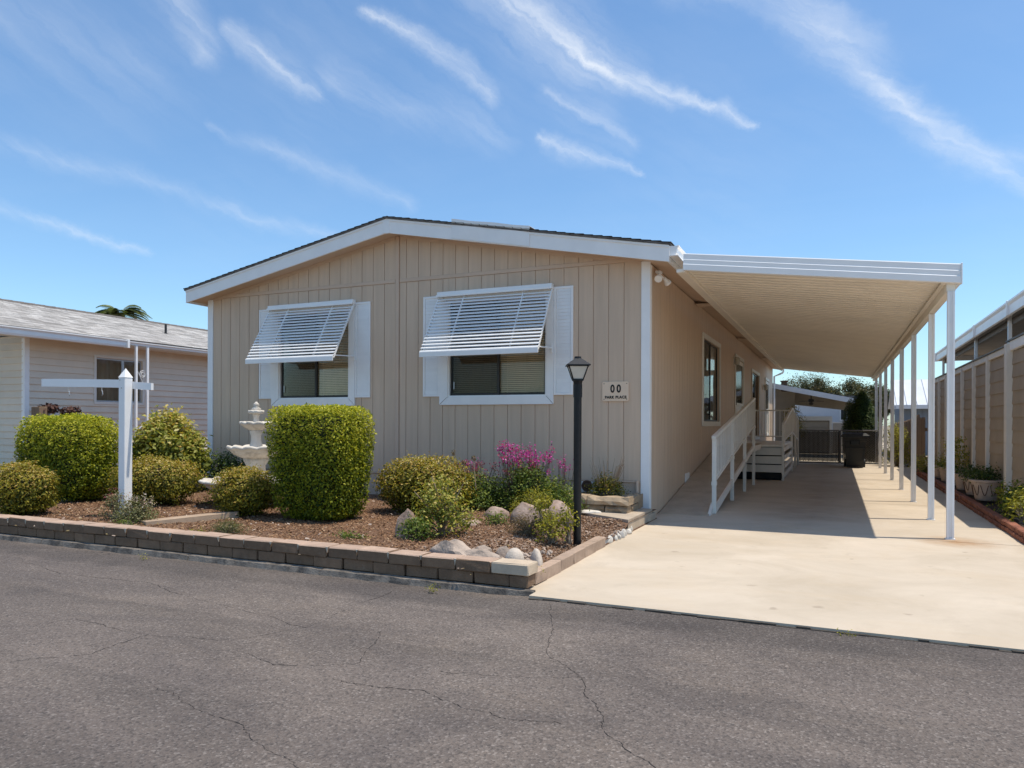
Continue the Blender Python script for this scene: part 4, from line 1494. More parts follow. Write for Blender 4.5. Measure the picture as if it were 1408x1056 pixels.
MB().bar((XR, 10.95, top_z(10.95)), (XR, 16.66, top_z(16.66)), .055, .05).build('handrail', 'rail', ramp)
MB().bar((XR, 11.05, low_z(11.05)), (XR, 16.6, low_z(16.6)), .03, .035).build('lower_rail', 'rail', ramp)
for yy in (11.03, 13.05, 14.9, 16.58):
    m = MB().box(XR - .03, XR + .03, yy - .03, yy + .03, 0, top_z(yy) - .03, .004)
    m.box(XR - .038, XR + .038, yy - .038, yy + .038, low_z(yy) - .06, low_z(yy) + .0, .004)
    m.build('rail_post', 'rail', ramp)
MB().prism([(XR - .05, 10.75, 0), (XR - .05, 11.06, 0), (XR - .05, 11.06, .16), (XR - .05, 10.78, .03)], (.04, 0, 0)).build('foot', 'rail', ramp)
yy = 11.16
while yy < 16.5:
    if min(abs(yy - p) for p in (13.05, 14.9)) > .06:
        MB().box(XR - .007, XR + .007, yy - .007, yy + .007, low_z(yy) + .012, top_z(yy) - .024).build('baluster', 'rail', ramp)
    yy += .155

# ------------------------------------------------------------------ entry landing
XL = -1.16
land = thing('entry_landing', 'raised boarded landing with cream railings at the side door', 'landing', (-1.8, 18.15, 0))
MB().box(-2.40, XL, 18.92, 22.0, .79, .85, .006).box(XR - .028, XL, 18.13, 18.918, .79, .85, .006).build('deck', 'rail', land)
for k, (a, b) in enumerate(((.03, .16), (.185, .36), (.385, .565), (.59, .775))):
    dy = -.03 * (3 - k)
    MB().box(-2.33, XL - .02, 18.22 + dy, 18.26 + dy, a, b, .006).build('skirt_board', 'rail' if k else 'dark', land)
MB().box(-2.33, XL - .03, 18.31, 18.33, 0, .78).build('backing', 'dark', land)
for k, (a, b) in enumerate(((.04, .14), (.26, .36), (.46, .56), (.66, .76))):
    m = MB().bar((XL - .005, 18.3, a + .05), (XL - .005, 21.9, b + .0), .03, .10)
    m.build('skirt_board', 'rail', land)
# railing along the outer side, rising then falling past the landing
def tz(y): return 1.33 + (y - 18.2) * .125 if y < 21.8 else 1.78 - (y - 21.8) * .085
def lz(y): return .92 + (y - 18.2) * .053 if y < 21.8 else 1.11 - (y - 21.8) * .085


MB().bar((XL, 18.15, tz(18.15)), (XL, 21.82, tz(21.8)), .05, .05).bar((XL, 21.8, tz(21.8)), (XL, 25.3, tz(25.3)), .05, .05).build('handrail', 'rail', land)
MB().bar((XL, 18.2, lz(18.2)), (XL, 21.8, lz(21.79)), .03, .03).bar((XL, 21.8, lz(21.8)), (XL, 25.3, lz(25.3)), .03, .03).build('lower_rail', 'rail', land)
for yy in (18.19, 21.8, 23.6, 25.3):
    MB().box(XL - .03, XL + .03, yy - .03, yy + .03, 0, tz(yy) - .027, .004).build('rail_post', 'rail', land)
yy = 18.36
while yy < 25.2:
    MB().box(XL - .007, XL + .007, yy - .007, yy + .007, lz(yy) + .01, tz(yy) - .02).build('baluster', 'rail', land)
    yy += .16
# rail across the back of the landing
m = MB()
MB().bar((-2.38, 21.97, 1.72), (XL - .04, 21.97, 1.72), .04, .04).build('back_rail', 'rail', land)
MB().bar((-2.38, 21.97, .98), (XL - .04, 21.97, .98), .03, .03).build('back_rail', 'rail', land)
for k in range(10):
    xx = -2.34 + k * .122
    MB().box(xx - .009, xx + .009, 21.961, 21.979, .996, 1.70).build('baluster', 'rail', land)
m = MB()
m.prism([(-2.38, 22.02, .85), (-2.38, 25.3, .35), (-2.38, 25.3, .29), (-2.38, 22.02, .79)], (XL - .04 + 2.38, 0, 0))
m.box(-2.3, -2.22, 25.1, 25.2, 0, .3)
m.build('rear_deck', 'slab', land)
yb = thing('storage_box', 'low closed box under the shaded landing rail by the back door', 'box', (-1.75, 21.3, .85)) if False else None

# ------------------------------------------------------------------ garden wall of two courses of blocks
gw = thing('garden_wall', 'low two-course tan block wall along the edge of the street', 'wall', (-8, 5.29, 0))
PITCH = .3285
BL = PITCH - .012


def block_mesh(seed, L, D, Hh, mat, top=False):
    r = random.Random(seed)
    m = MB().box(-L / 2, L / 2, 0, D, 0, Hh, .008)
    m.v = [(x + r.uniform(-.004, .004), y + r.uniform(-.005, .005), z + r.uniform(-.003, .003)) for x, y, z in m.v]
    me = m.mesh('block', MT[mat])
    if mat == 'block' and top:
        me.materials.append(MT['block_lit_top'])
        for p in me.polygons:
            if p.normal.z > .5: p.material_index = 1  # upward faces take the painted sunlit tone
    return me


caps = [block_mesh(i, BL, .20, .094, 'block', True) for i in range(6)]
base = [block_mesh(20 + i, BL, .18, .098, 'block') for i in range(6)]
end_cap = block_mesh(60, .33, .20, .094, 'block_pale')
xr_edge = -2.225
k = 0
x = xr_edge - .33 / 2
o = put('block', end_cap, gw, Vector((x, 5.285, .112)) - gw.location)
o['label'] = 'pale cream block capping the corner of the wall'
x = xr_edge - .34 - BL / 2
while x > -16.5:
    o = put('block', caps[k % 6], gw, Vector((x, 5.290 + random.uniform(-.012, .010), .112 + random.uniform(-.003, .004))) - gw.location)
    o.rotation_euler = (random.uniform(-.012, .012), random.uniform(-.01, .01), random.uniform(-.02, .02))
    dr_ = random.Random(k + 900)
    xj, hh = x - PITCH / 2, dr_.uniform(.025, .06)
    MB().prism([(xj - dr_.uniform(.006, .016), 5.283, .204), (xj + dr_.uniform(.006, .016), 5.283, .204), (xj + dr_.uniform(.002, .006), 5.283, .204 - hh * .6), (xj + dr_.uniform(-.003, .003), 5.283, .204 - hh)],
               (0, .012, 0)).build('mortar_drip', 'mortar', gw)
    x -= PITCH
    k += 1
x = xr_edge - .012 - .165 / 2
half = block_mesh(70, .16, .18, .098, 'block')
put('block', half, gw, Vector((x, 5.30, .012)) - gw.location)
x = xr_edge - .18 - BL / 2
while x > -16.5:
    o = put('block', base[k % 6], gw, Vector((x, 5.303 + random.uniform(-.008, .006), .012)) - gw.location)
    o.rotation_euler = (0, 0, random.uniform(-.014, .014))
    x -= PITCH
    k += 1
# the return of the wall and the low edging along the driveway
side1 = block_mesh(81, .30, .10, .098, 'block')
side2 = block_mesh(82, .36, .10, .10, 'block')
ed = thing('brick_edging', 'single row of tan edging bricks between the bark bed and the driveway', 'edging', (-2.33, 6.3, 0))
yy = 5.50
for k in range(6):
    L = (.26, .36, .36, .36, .36, .36)[k]
    me = block_mesh(90 + k, L - .008, .105, .115 if k else .11, 'edging')
    o = put('brick', me, ed)
    o.rotation_euler = (0, 0, R(90) + random.uniform(-.02, .02))
    o.location = Vector((-2.245 - .008 * k, yy + L / 2, -.012 if k else 0)) - ed.location
    yy += L + .004
# upper course brick lying on it near the corner
for k, (yv, L) in enumerate(((5.96, .40), (6.37, .38), (6.76, .38))):
    pass

# ------------------------------------------------------------------ stones
def stone_mesh(name, seed, sx, sy, sz, mat, rough=.18, sub=3, flat=.25, freq=1.6, facet=True):
    import bmesh
    b = bmesh.new()
    bmesh.ops.create_icosphere(b, subdivisions=sub, radius=1)
    o = Vector((seed * 7.3, seed * 3.1, seed * 1.7))
    for v in b.verts:
        p = v.co.copy()
        d = 1 + rough * mnoise.noise(p * freq + o) + rough * .45 * mnoise.noise(p * freq * 2.7 + o)
        # facets: flatten against a few planes
        for j in range(4):
            n = Vector((math.sin(seed + j * 2.1), math.cos(seed * 1.3 + j * 1.7), .6 * math.sin(seed * .7 + j))).normalized()
            t = p.dot(n) * d
            if facet and t > .74: d *= 1 - (t - .74) * .75
        d *= 1 + rough * .5 * abs(mnoise.noise(p * freq * 1.9 + o * 2))
        p = p * d
        if p.z < -flat: p.z = -flat
        v.co = Vector((p.x * sx, p.y * sy, (p.z + flat) * sz / (1 + flat)))
    me = bpy.data.meshes.new(name)
    b.to_mesh(me)
    b.free()
    me.materials.append(MT[mat])
    me.polygons.foreach_set('use_smooth', [True] * len(me.polygons))
    try: me.set_sharp_from_angle(angle=R(32))
    except Exception: pass
    return me


def stone(name, label, x, y, z, sx, sy, sz, seed, mat, rz=0., group=None, **kw):
    o = put(name, stone_mesh(name, seed, sx, sy, sz, mat, **kw), None, (x, y, z - .02))
    o.rotation_euler = (0, 0, rz)
    return tag(o, label, 'rock', group)


stone('boulder', 'dark mossy brown boulder half hidden behind the sprawling twiggy shrub', -4.13, 6.52, GZ, .14, .12, .29, 1, 'stone')
stone('boulder', 'low pinkish boulder under the red flowering plant', -3.97, 8.35, GZ, .19, .13, .15, 2, 'stone')
stone('boulder', 'broad flat-topped boulder below the magenta flowers', -3.36, 7.92, GZ, .20, .15, .26, 3, 'stone', rough=.2)
stone('boulder', 'tall rounded pink boulder next to the lamp post', -2.99, 8.06, GZ, .16, .14, .29, 4, 'stone', rough=.2)
stone('boulder', 'half-buried reddish boulder in the middle of the bark', -3.98, 7.62, GZ - .03, .17, .13, .12, 5, 'stone')
stone('boulder', 'small tan boulder between the two large ones by the lamp post', -3.22, 8.14, GZ, .10, .09, .19, 6, 'stone')
stone('landscape_rock', 'long grey ridged rock lying along the block wall', -3.10, 5.66, GZ, .27, .10, .165, 7, 'palestone', rz=-.28, rough=.34, freq=2.2)
stone('landscape_rock', 'low pale rock between the long ridged rock and the round one', -2.82, 5.62, GZ, .20, .09, .13, 8, 'palestone', rz=-.15, rough=.34, freq=2.4)
stone('landscape_rock', 'small bright white rock behind the round grey one', -2.69, 5.83, GZ, .08, .07, .13, 9, 'palestone')
stone('landscape_rock', 'round smooth grey rock by the corner of the block wall', -2.52, 5.68, GZ - .05, .088, .088, .20, 10, 'roundrock', rough=.04, flat=.55, facet=False)
stone('landscape_rock', 'pale rounded slab of rock leaning beside the round rock', -2.40, 5.88, GZ - .06, .115, .05, .18, 11, 'roundrock', rz=-.95, rough=.06, flat=.3, facet=False)
stone('landscape_rock', 'small grey rock wedged behind the low pale one', -2.90, 5.83, GZ, .10, .08, .12, 12, 'palestone')
stone('landscape_rock', 'flat buff rock in the bark in front of the sprawling shrub', -3.64, 6.02, GZ - .02, .10, .07, .05, 13, 'stone')
# white cobbles along the driveway edge
rc = random.Random(9)
for k in range(22):
    yv = 7.66 + k * .052 + rc.uniform(-.012, .012)
    o = put('white_cobble', stone_mesh('white_cobble', 30 + k, rc.uniform(.032, .05), rc.uniform(.028, .042), rc.uniform(.055, .08), 'cobble', sub=2, rough=.3), None,
            (-2.315 + rc.uniform(-.03, .03), yv, .0))
    o.rotation_euler = (0, 0, rc.uniform(0, 6))
    tag(o, 'white cobble in the row that edges the driveway between edging bricks and concrete pad', 'rock', 'white cobbles edging the driveway')
for k in range(26):
    o = put('pebble', stone_mesh('pebble', 60 + k, rc.uniform(.018, .035), rc.uniform(.015, .03), rc.uniform(.02, .035), 'palestone', sub=1), None,
            (rc.uniform(-2.75, -2.38), rc.uniform(5.72, 6.25), GZ + .004))
    tag(o, 'pale pebble scattered around the rocks at the wall corner', 'rock', 'pale pebbles at the wall corner')

# concrete pads by the house corner and the rough stone planter on them
pad = MB().prism([(-3.45, 9.30, 0), (-2.31, 8.60, 0), (-2.31, 9.86, 0), (-3.75, 9.86, 0), (-3.75, 9.42, 0)], (0, 0, .162))
tag(pad.build('concrete_pad', 'slab'), 'low grey concrete pad under the rough stone planter', 'pad')
pad2 = MB().box(-2.47, -2.30, 9.66, 10.02, .0, .10, .01)
tag(pad2.build('concrete_pad', 'slab'), 'small concrete block at the foot of the white corner post', 'pad')
pl = thing('stone_planter', 'two-course planter of rough tan stones in the corner by the white post', 'planter', (-2.9, 9.35, .164))


def pstone(x0, x1, y0, y1, z0, z1, seed, nm='stone', mat='sandstone'):
    r = random.Random(seed)
    m = MB()
    n = 5
    # a block subdivided along its length with an uneven top and face
    px = [x0 + (x1 - x0) * i / n for i in range(n + 1)]
    ring = []
    for i, xx in enumerate(px):
        e = .016
        ring.append([(xx, y0 + r.uniform(-e, e), z0), (xx, y1, z0), (xx, y1, z1 + r.uniform(-e, e)), (xx, y0 + .02 + r.uniform(-e, e), z1 + r.uniform(-e, e) * 1.3), (xx, y0 - .008 + r.uniform(-e, e), (z0 + z1) / 2)])
    vs = [p for a in ring for p in a]
    fs = [tuple(range(5)), tuple(range(n * 5, n * 5 + 5))[::-1]]
    for i in range(n):
        for k in range(5):
            a, b = i * 5 + k, i * 5 + (k + 1) % 5
            fs.append((a, a + 5, b + 5, b))
    m.add(vs, fs)
    m.build(nm, mat, pl)


pstone(-2.78, -2.48, 9.20, 9.40, .164, .26, 1)
pstone(-3.42, -2.80, 9.22, 9.40, .164, .26, 2)
pstone(-3.02, -2.46, 9.17, 9.42, .262, .36, 3)
pstone(-3.50, -3.03, 9.17, 9.42, .262, .365, 4)
pstone(-2.66, -2.47, 9.43, 9.70, .164, .26, 5)
pstone(-2.67, -2.46, 9.43, 9.72, .262, .355, 6)
pstone(-2.68, -2.47, 9.73, 9.98, .164, .36, 7)
pstone(-3.50, -3.32, 9.43, 9.98, .164, .345, 8)
MB().box(-3.32, -2.68, 9.41, 9.99, .164, .30).build('soil', 'soil', pl)
o = put('landscape_rock', stone_mesh('landscape_rock', 90, .16, .10, .04, 'fountain', rough=.1), None, (-2.95, 9.07, .158))
tag(o, 'flat white stone lying on the concrete pad below the planter', 'rock')
# iron medallion on a stake before the vent
st = thing('garden_stake', 'dark round iron medallion on a stake in front of the white wall vent', 'ornament', (-3.28, 9.95, .12))
MB().tube([(-3.28, 9.95, .10), (-3.28, 9.95, .36)], .009, 6).build('stem', 'rust', st)
m = MB()
c = Vector((-3.28, 9.95, .43))
for k in range(24):
    pass
m.v, m.f = [], []
ring = []
for i, (r_, dy) in enumerate(((.0, -.012), (.03, -.012), (.05, -.004), (.075, -.012), (.085, 0), (.075, .012), (.0, .012))):
    for k in range(20):
        a = 2 * math.pi * k / 20
        m.v.append((c.x + r_ * math.cos(a), c.y + dy, c.z + r_ * math.sin(a)))
for i in range(6):
    for k in range(20):
        a, b = i * 20 + k, i * 20 + (k + 1) % 20
        m.f.append((a, b, b + 20, a + 20))
m.build('medallion', 'rust', st)
for k in range(8):
    a = 2 * math.pi * k / 8
    MB().tube([(c.x + .055 * math.cos(a), c.y - .016, c.z + .055 * math.sin(a)), (c.x + .055 * math.cos(a), c.y - .004, c.z + .055 * math.sin(a))], .010, 6).build('boss', 'rust', st)

# board lying in the bark
m = MB()
bx = m.box(-.53, .53, -.13, .13, -.03, .055, .006)
o = tag(m.build('timber_board', 'timber'), 'short thick sawn board lying in the bark between two bushes', 'board')
o.location = (-7.12, 6.40, GZ + .01)
o.rotation_euler = (R(-3), R(-2), R(63))

# ------------------------------------------------------------------ fountain
fx, fy = -7.74, 8.12
fo = thing('garden_fountain', 'white three-tier scalloped stone fountain behind the tall square hedge', 'fountain', (fx, fy, .1))


def scallop(n, amp, i0):
    return lambda a, i: 1 + (amp * (abs(math.cos(a * n / 2)) - .5) if i in i0 else 0)


def tier(name, zr, r, depth, n):
    pr = [(r * .24, zr - depth), (r * .52, zr - depth * .93), (r * .78, zr - depth * .68), (r * .93, zr - depth * .38), (r * .97, zr - .042), (r * 1.05, zr - .036), (r * 1.07, zr - .010), (r * 1.03, zr + .008),
          (r * .95, zr), (r * .84, zr - depth * .25), (r * .5, zr - depth * .5), (r * .12, zr - depth * .55)]
    m = MB().lathe((fx, fy, 0), pr, 96, scallop(n, .085, (2, 3, 4, 5, 6, 7, 8)))
    b_ = len(pr)
    for i_ in range(3, 9):
        for k_ in range(96):
            q_ = i_ * 96 + k_
            x_, y_, z_ = m.v[q_]
            m.v[q_] = (x_, y_, z_ - .022 * min(1, r / .3) * (1 - abs(math.cos(2 * math.pi * k_ / 96 * n / 2))))
    m.build(name, 'fountain', fo, smooth=True)


tier('bowl', .505, .70, .25, 14)
tier('bowl', .985, .375, .19, 12)
tier('bowl', 1.335, .21, .125, 10)
tier('bowl', 1.498, .10, .05, 8)


def col(z0, z1, r, nm='pedestal'):
    h = z1 - z0
    pr = [(r * 1.5, z0), (r * 1.5, z0 + h * .08), (r * 1.1, z0 + h * .2), (r * .8, z0 + h * .48), (r * .75, z0 + h * .70), (r * 1.0, z0 + h * .86), (r * 1.05, z1)]
    MB().lathe((fx, fy, 0), pr, 40, lambda a, i: 1 + .025 * math.cos(a * 10)).build(nm, 'fountain', fo, smooth=True)


col(.05, .30, .26)
col(.36, .83, .17)
col(.88, 1.235, .09)
col(1.27, 1.46, .05)
MB().lathe((fx, fy, 0), [(.035, 1.47), (.06, 1.50), (.065, 1.53), (.03, 1.555), (.045, 1.575), (.035, 1.60), (.012, 1.625), (.0, 1.63)], 16).build('finial', 'fountain', fo, smooth=True)

# ------------------------------------------------------------------ lamp post
lx, ly = -2.465, 7.16
lp = thing('lamp_post', 'slim black lamp post with a tapered four-pane lantern beside the driveway', 'lamp', (lx, ly, .08))
m = MB()
m.tube([(lx, ly, .0), (lx, ly, 1.60)], .041, 20).tube([(lx, ly, 1.60), (lx, ly, 1.735)], .047, 20)
m.tube([(lx, ly, 1.735), (lx, ly, 1.755), (lx, ly, 1.775)], [.043, .047, .05], 20)
smooth_angle(m.build('post', 'black', lp), 40)
# lantern: narrow at the bottom, wide under a hipped cap
zb_, zt_, rb_, rt_ = 1.785, 1.925, .052, .098
ang = R(24)


def crn(r, z, k):
    a = ang + R(45) + k * R(90)
    return Vector((lx + r * math.sqrt(2) * math.cos(a), ly + r * math.sqrt(2) * math.sin(a), z))


ln = MB()
for k in range(4):
    ln.bar(crn(rb_, zb_, k), crn(rt_, zt_, k), .010, .010)
    ln.bar(crn(rb_, zb_, k), crn(rb_, zb_, k + 1), .012, .014)
    ln.bar(crn(rt_, zt_, k), crn(rt_, zt_, k + 1), .012, .012)
ln.prism([crn(rb_ + .004, zb_ - .012, k) for k in range(4)], (0, 0, .012))
lan = ln.build('lantern', 'black', lp)
for k in range(4):
    a, b, c, d = crn(rb_ * .96, zb_ + .008, k), crn(rb_ * .96, zb_ + .008, k + 1), crn(rt_ * .96, zt_ - .006, k + 1), crn(rt_ * .96, zt_ - .006, k)
    n = (b - a).cross(d - a).normalized() * .003
    MB().prism([a, b, c, d], n).build('pane', 'lampglass', lan)
m = MB()
R2 = .122
m.add([crn(R2, zt_ + .012, k) for k in range(4)] + [crn(R2, zt_ + .002, k) for k in range(4)] + [crn(.036, zt_ + .078, k) for k in range(4)],
      [(0, 1, 9, 8), (1, 2, 10, 9), (2, 3, 11, 10), (3, 0, 8, 11), (8, 9, 10, 11), (4, 5, 1, 0), (5, 6, 2, 1), (6, 7, 3, 2), (7, 4, 0, 3), (7, 6, 5, 4)])
m.tube([(lx, ly, zt_ + .075), (lx, ly, zt_ + .10)], [.040, .034], 12)
m.build('cap', 'black', lp)

# ------------------------------------------------------------------ white yard-sign post
px, py = -8.14, 6.30
sp = thing('yard_sign_post', 'white wooden sign post with an empty crossarm in the bark bed', 'sign post', (px, py, GZ))
ANG = R(2)
m = MB()
hw = .056
m.box(px - hw, px + hw, py - hw, py + hw, .05, 1.88, .005)
m.add([(px - hw - .004, py - hw - .004, 1.882), (px + hw + .004, py - hw - .004, 1.882), (px + hw + .004, py + hw + .004, 1.882), (px - hw - .004, py + hw + .004, 1.882), (px, py, 2.0)],
      [(0, 1, 4), (1, 2, 4), (2, 3, 4), (3, 0, 4), (3, 2, 1, 0)])
m.build('post', 'white', sp)
ya_, yb_ = py + .004, py + hw - .006
MB().prism([(-9.69, py - hw + .002, 1.795), (px - hw - .001, py - hw + .002, 1.755), (px - hw - .001, py - hw + .002, 1.855), (-9.69, py - hw + .002, 1.900)], (0, .042, 0)).build('crossarm', 'white', sp)
MB().prism([(px - hw + .01, py + hw + .001, 1.748), (-7.76, py + hw + .001, 1.722), (-7.76, py + hw + .001, 1.808), (px - hw + .01, py + hw + .001, 1.84)], (0, .036, 0)).build('crossarm', 'white', sp)
for xx in (-9.22, -8.58):
    MB().tube([(xx, py, 1.775), (xx, py, 1.73), (xx + .012, py, 1.715), (xx + .02, py, 1.68), (xx + .008, py, 1.665)], .006, 6).build('hook', 'alu', sp)
for zz, xx in ((1.75, .0), (1.85, -.03)):
    MB().tube([(px + xx, py - hw - .005, zz), (px + xx, py - hw + .002, zz)], .009, 8).build('bolt', 'alu', sp)

# ------------------------------------------------------------------ shrubs and flowers
bush('clipped_hedge', 'tall square-clipped bright green hedge in front of the left awning window', 'hedge', -5.86, 7.26, .535, 1.50, 'hedge', 42000, .034,
     ex=6.5, bumps=.025, freq=4.5, depth=.17, seed=2, ry=.42, taper=.12, aspect=.55, core=.86, droop=.95, fine=.045, tips=.35, shoots=.035)
bush('rounded_hedge', 'broad rounded green hedge to the left of the white sign post', 'hedge', -10.76, 7.36, .76, 1.39, 'hedge', 38000, .037,
     ex=4.6, bumps=.045, freq=3.5, depth=.2, seed=3, ry=.46, aspect=.55, core=.82, droop=.95, fine=.07, tips=.35, shoots=.05)
bush('low_bush', 'low olive bush with reddish tips cut by the left edge of the photo', 'bush', -9.50, 5.86, .47, .77, 'olive', 13000, .036, seed=4, ry=.36, bumps=.17, freq=4.2, fine=.17, shoots=.13, depth=.4, tips=.45, core=.7)
bush('low_bush', 'low mounded olive bush right behind the white sign post', 'bush', -9.05, 7.52, .62, .79, 'olive', 14000, .038, seed=5, ry=.50, bumps=.17, freq=4.2, fine=.17, shoots=.13, depth=.4, tips=.45, core=.7)
bush('low_bush', 'small dark olive bush hugging the left side of the tall square hedge', 'bush', -6.90, 7.05, .40, .74, 'olive', 12000, .034, seed=6, ry=.36, bumps=.17, freq=4.2, fine=.17, shoots=.13, depth=.4, tips=.45, core=.7)
bush('low_bush', 'loose yellowish bush to the right of the tall square hedge', 'bush', -5.05, 8.38, .62, .84, 'olive', 15000, .040, seed=7, ry=.48, bumps=.17, freq=4.2, fine=.17, shoots=.13, depth=.4, tips=.45, core=.7)


def clumpy(name, label, cat, x, y, r, ry, top, mat, nclump, per, size, seed, base=GZ, aspect=.55, spread=.10, stems=True, lowf=.1, droop=.7, spike=.0, tips=.2):
    """a loose plant: stems that fan out and carry separate sprays of leaves"""
    t = thing(name, label, cat, (x, y, base))
    rng = np.random.default_rng(seed)
    h = top - base
    Ps, Ns = [], []
    sm = MB()
    for k in range(nclump):
        a = rng.uniform(0, 2 * np.pi)
        e = rng.uniform(0, 1) ** .6
        f = rng.uniform(lowf, 1)
        dome = math.sqrt(max(.05, 1 - (e * .95) ** 2))
        c = np.array([x + r * e * math.cos(a), y + ry * e * math.sin(a), base + h * dome * (f ** .6) - spread * .35])
        n = max(4, int(per * rng.uniform(.6, 1.4)))
        d = rng.normal(size=(n, 3)) * np.array([[spread, spread, spread * (.75 + spike)]])
        P = c[None] + d
        Ps.append(P)
        Ns.append(unit(d + np.array([[0, 0, spread * .9]])))
        if stems and k % 2 == 0:
            mid = (x + (c[0] - x) * .4, y + (c[1] - y) * .4, base + (c[2] - base) * .55)
            sm.tube([(x + rng.uniform(-.04, .04), y + rng.uniform(-.04, .04), base - .02), mid, tuple(c)], [.009, .007, .003], 5)
    P, N = np.concatenate(Ps), np.concatenate(Ns)
    add_leaves('foliage', t, P, N, size, mat, aspect, droop, zmin=base + .01, rng=rng, tips=tips)
    if stems: sm.build('stem', 'twig', t)
    return t


def blooms(t, mat, x, y, r, ry, z0, z1, nclump, per, size, seed, spread=.03, nm='flower', tall=.0):
    rng = np.random.default_rng(seed)
    Ps, Ns = [], []
    sm = MB()
    for k in range(nclump):
        a = rng.uniform(0, 2 * np.pi)
        e = rng.uniform(0, 1) ** .5
        c = np.array([x + r * e * math.cos(a), y + ry * e * math.sin(a), rng.uniform(z0, z1)])
        d = rng.normal(size=(per, 3)) * np.array([[spread, spread, spread * (1 + tall)]])
        Ps.append(c[None] + d)
        Ns.append(unit(d))
        if nm == 'flower':
            sm.tube([(x + (c[0] - x) * .5, y + (c[1] - y) * .5, GZ + .1), tuple(c)], [.004, .002], 4)
    add_leaves(nm, t, np.concatenate(Ps), np.concatenate(Ns), size, mat, .75, .9, rng=rng)['kind'] = 'stuff'
    if sm.v: sm.build('flower_stem', 'bark', t)


t = clumpy('loose_shrub', 'loose leafy shrub with bronze new growth by the white corner post of the left side', 'shrub', -10.52, 8.98, .66, .52, 1.53, 'nandina', 210, 46, .085, 11, spread=.085, lowf=.35, tips=.7)
blob('shaded_core', t, (-10.52, 8.98, .62), .36, .32, .38, 2.2, 'inner', .1, 3, 4, zmin=GZ)
t = clumpy('dark_shrub', 'small dark shaded shrub against the tan wall behind the fountain', 'shrub', -9.75, 9.55, .42, .30, .84, 'darkgreen', 70, 60, .05, 12)
t = clumpy('dark_shrub', 'dark glossy shrub in the gap between the two homes', 'shrub', -12.2, 11.9, .5, .4, .9, 'darkgreen', 60, 60, .05, 13, base=.1)
t = clumpy('twiggy_shrub', 'sprawling twiggy yellow-green shrub beside the dark boulder', 'shrub', -3.86, 6.78, .36, .30, .74, 'nandina', 90, 30, .040, 14, spread=.05)
tw = MB()
for p0, p1, p2 in (((-3.85, 6.75, .2), (-3.98, 6.66, .45), (-4.10, 6.60, .60)), ((-3.85, 6.75, .2), (-3.86, 6.70, .55), (-3.92, 6.66, .76)),
                   ((-3.85, 6.75, .2), (-3.70, 6.68, .30), (-3.58, 6.64, .26)), ((-3.86, 6.75, .2), (-3.72, 6.8, .5), (-3.62, 6.8, .68))):
    tw.tube([p0, p1, p2], [.010, .008, .004], 6)
tw.build('bare_twig', 'timber', t)
t = clumpy('low_green_plant', 'low bright green tuft at the foot of the dark boulder', 'plant', -3.95, 6.42, .17, .14, .36, 'green', 34, 24, .036, 15, spread=.05)
t = clumpy('magenta_flower_bush', 'leafy bush topped with magenta flower sprays against the front wall', 'flower bush', -3.92, 9.22, .42, .34, .78, 'green', 120, 42, .040, 16, spread=.07)
blob('shaded_core', t, (-3.92, 9.22, .38), .27, .22, .24, 2, 'inner', .1, 3, 4, zmin=GZ)
blooms(t, 'magenta', -3.93, 9.22, .42, .25, .76, 1.0, 70, 10, .034, 17, .026, tall=.4)
blooms(t, 'magenta', -4.20, 9.18, .14, .12, .95, 1.05, 8, 14, .028, 117, .022, tall=.4)
blooms(t, 'redpink', -3.97, 9.1, .34, .2, .58, .80, 14, 9, .024, 18, .022)
t = clumpy('magenta_flower_bush', 'smaller plant with a few magenta flowers just left of the lamp post', 'flower bush', -3.36, 9.12, .28, .22, .60, 'green', 80, 30, .038, 19, spread=.07)
blooms(t, 'magenta', -3.34, 9.1, .24, .18, .66, .90, 13, 12, .026, 20, .022)
t = clumpy('red_flower_bush', 'green bush with dull red flower heads right of the yellowish bush', 'flower bush', -4.72, 8.98, .44, .32, .66, 'green', 120, 40, .038, 21, spread=.08)
blooms(t, 'redpink', -4.64, 8.95, .40, .26, .60, .78, 26, 11, .026, 22, .024, tall=.4)
blooms(t, 'magenta', -4.54, 8.88, .2, .16, .72, .84, 7, 9, .024, 122, .022)
t = clumpy('yellow_shrub', 'low fine yellow-green shrub under the magenta flowers', 'shrub', -3.55, 8.62, .30, .24, .50, 'yellowgreen', 80, 36, .026, 23, spread=.06)
t = clumpy('dark_shrub', 'dark green shrub between the red and the magenta flowers', 'shrub', -4.42, 9.2, .24, .2, .56, 'darkgreen', 50, 40, .036, 24, spread=.07)
t = clumpy('green_plant', 'mid green plant under the magenta flowers behind the two big boulders', 'plant', -3.30, 8.95, .24, .2, .44, 'green', 50, 30, .036, 25, spread=.06)
t = clumpy('green_plant', 'small green plant in front of the broad flat-topped boulder', 'plant', -3.66, 7.70, .13, .12, .27, 'green', 24, 22, .03, 26, spread=.04)
t = clumpy('succulent', 'low spreading yellow-green succulent in front of the lamp post', 'plant', -2.66, 6.93, .19, .16, .42, 'yellowgreen', 34, 20, .034, 27, spread=.035)
t = clumpy('succulent', 'upright yellow-green succulent sprig touching the black lamp post', 'plant', -2.50, 6.98, .07, .06, .52, 'yellowgreen', 16, 18, .036, 28, spread=.03, lowf=.4)
t = clumpy('succulent', 'taller yellowish succulent stem between the boulders and the lamp post', 'plant', -2.88, 7.25, .13, .10, .58, 'yellowgreen', 20, 18, .034, 29, spread=.035, lowf=.3)
t = clumpy('dry_plant', 'brown dried clump of twigs in the bark near the succulents', 'plant', -3.05, 7.22, .22, .18, .32, 'dry', 60, 24, .036, 30, spread=.05, aspect=.18)
t = clumpy('planter_bush', 'dark prickly bush with dry upright stalks in the rough stone planter', 'plant', -2.90, 9.66, .25, .18, .64, 'olive', 70, 40, .028, 31, base=.30, spread=.05)
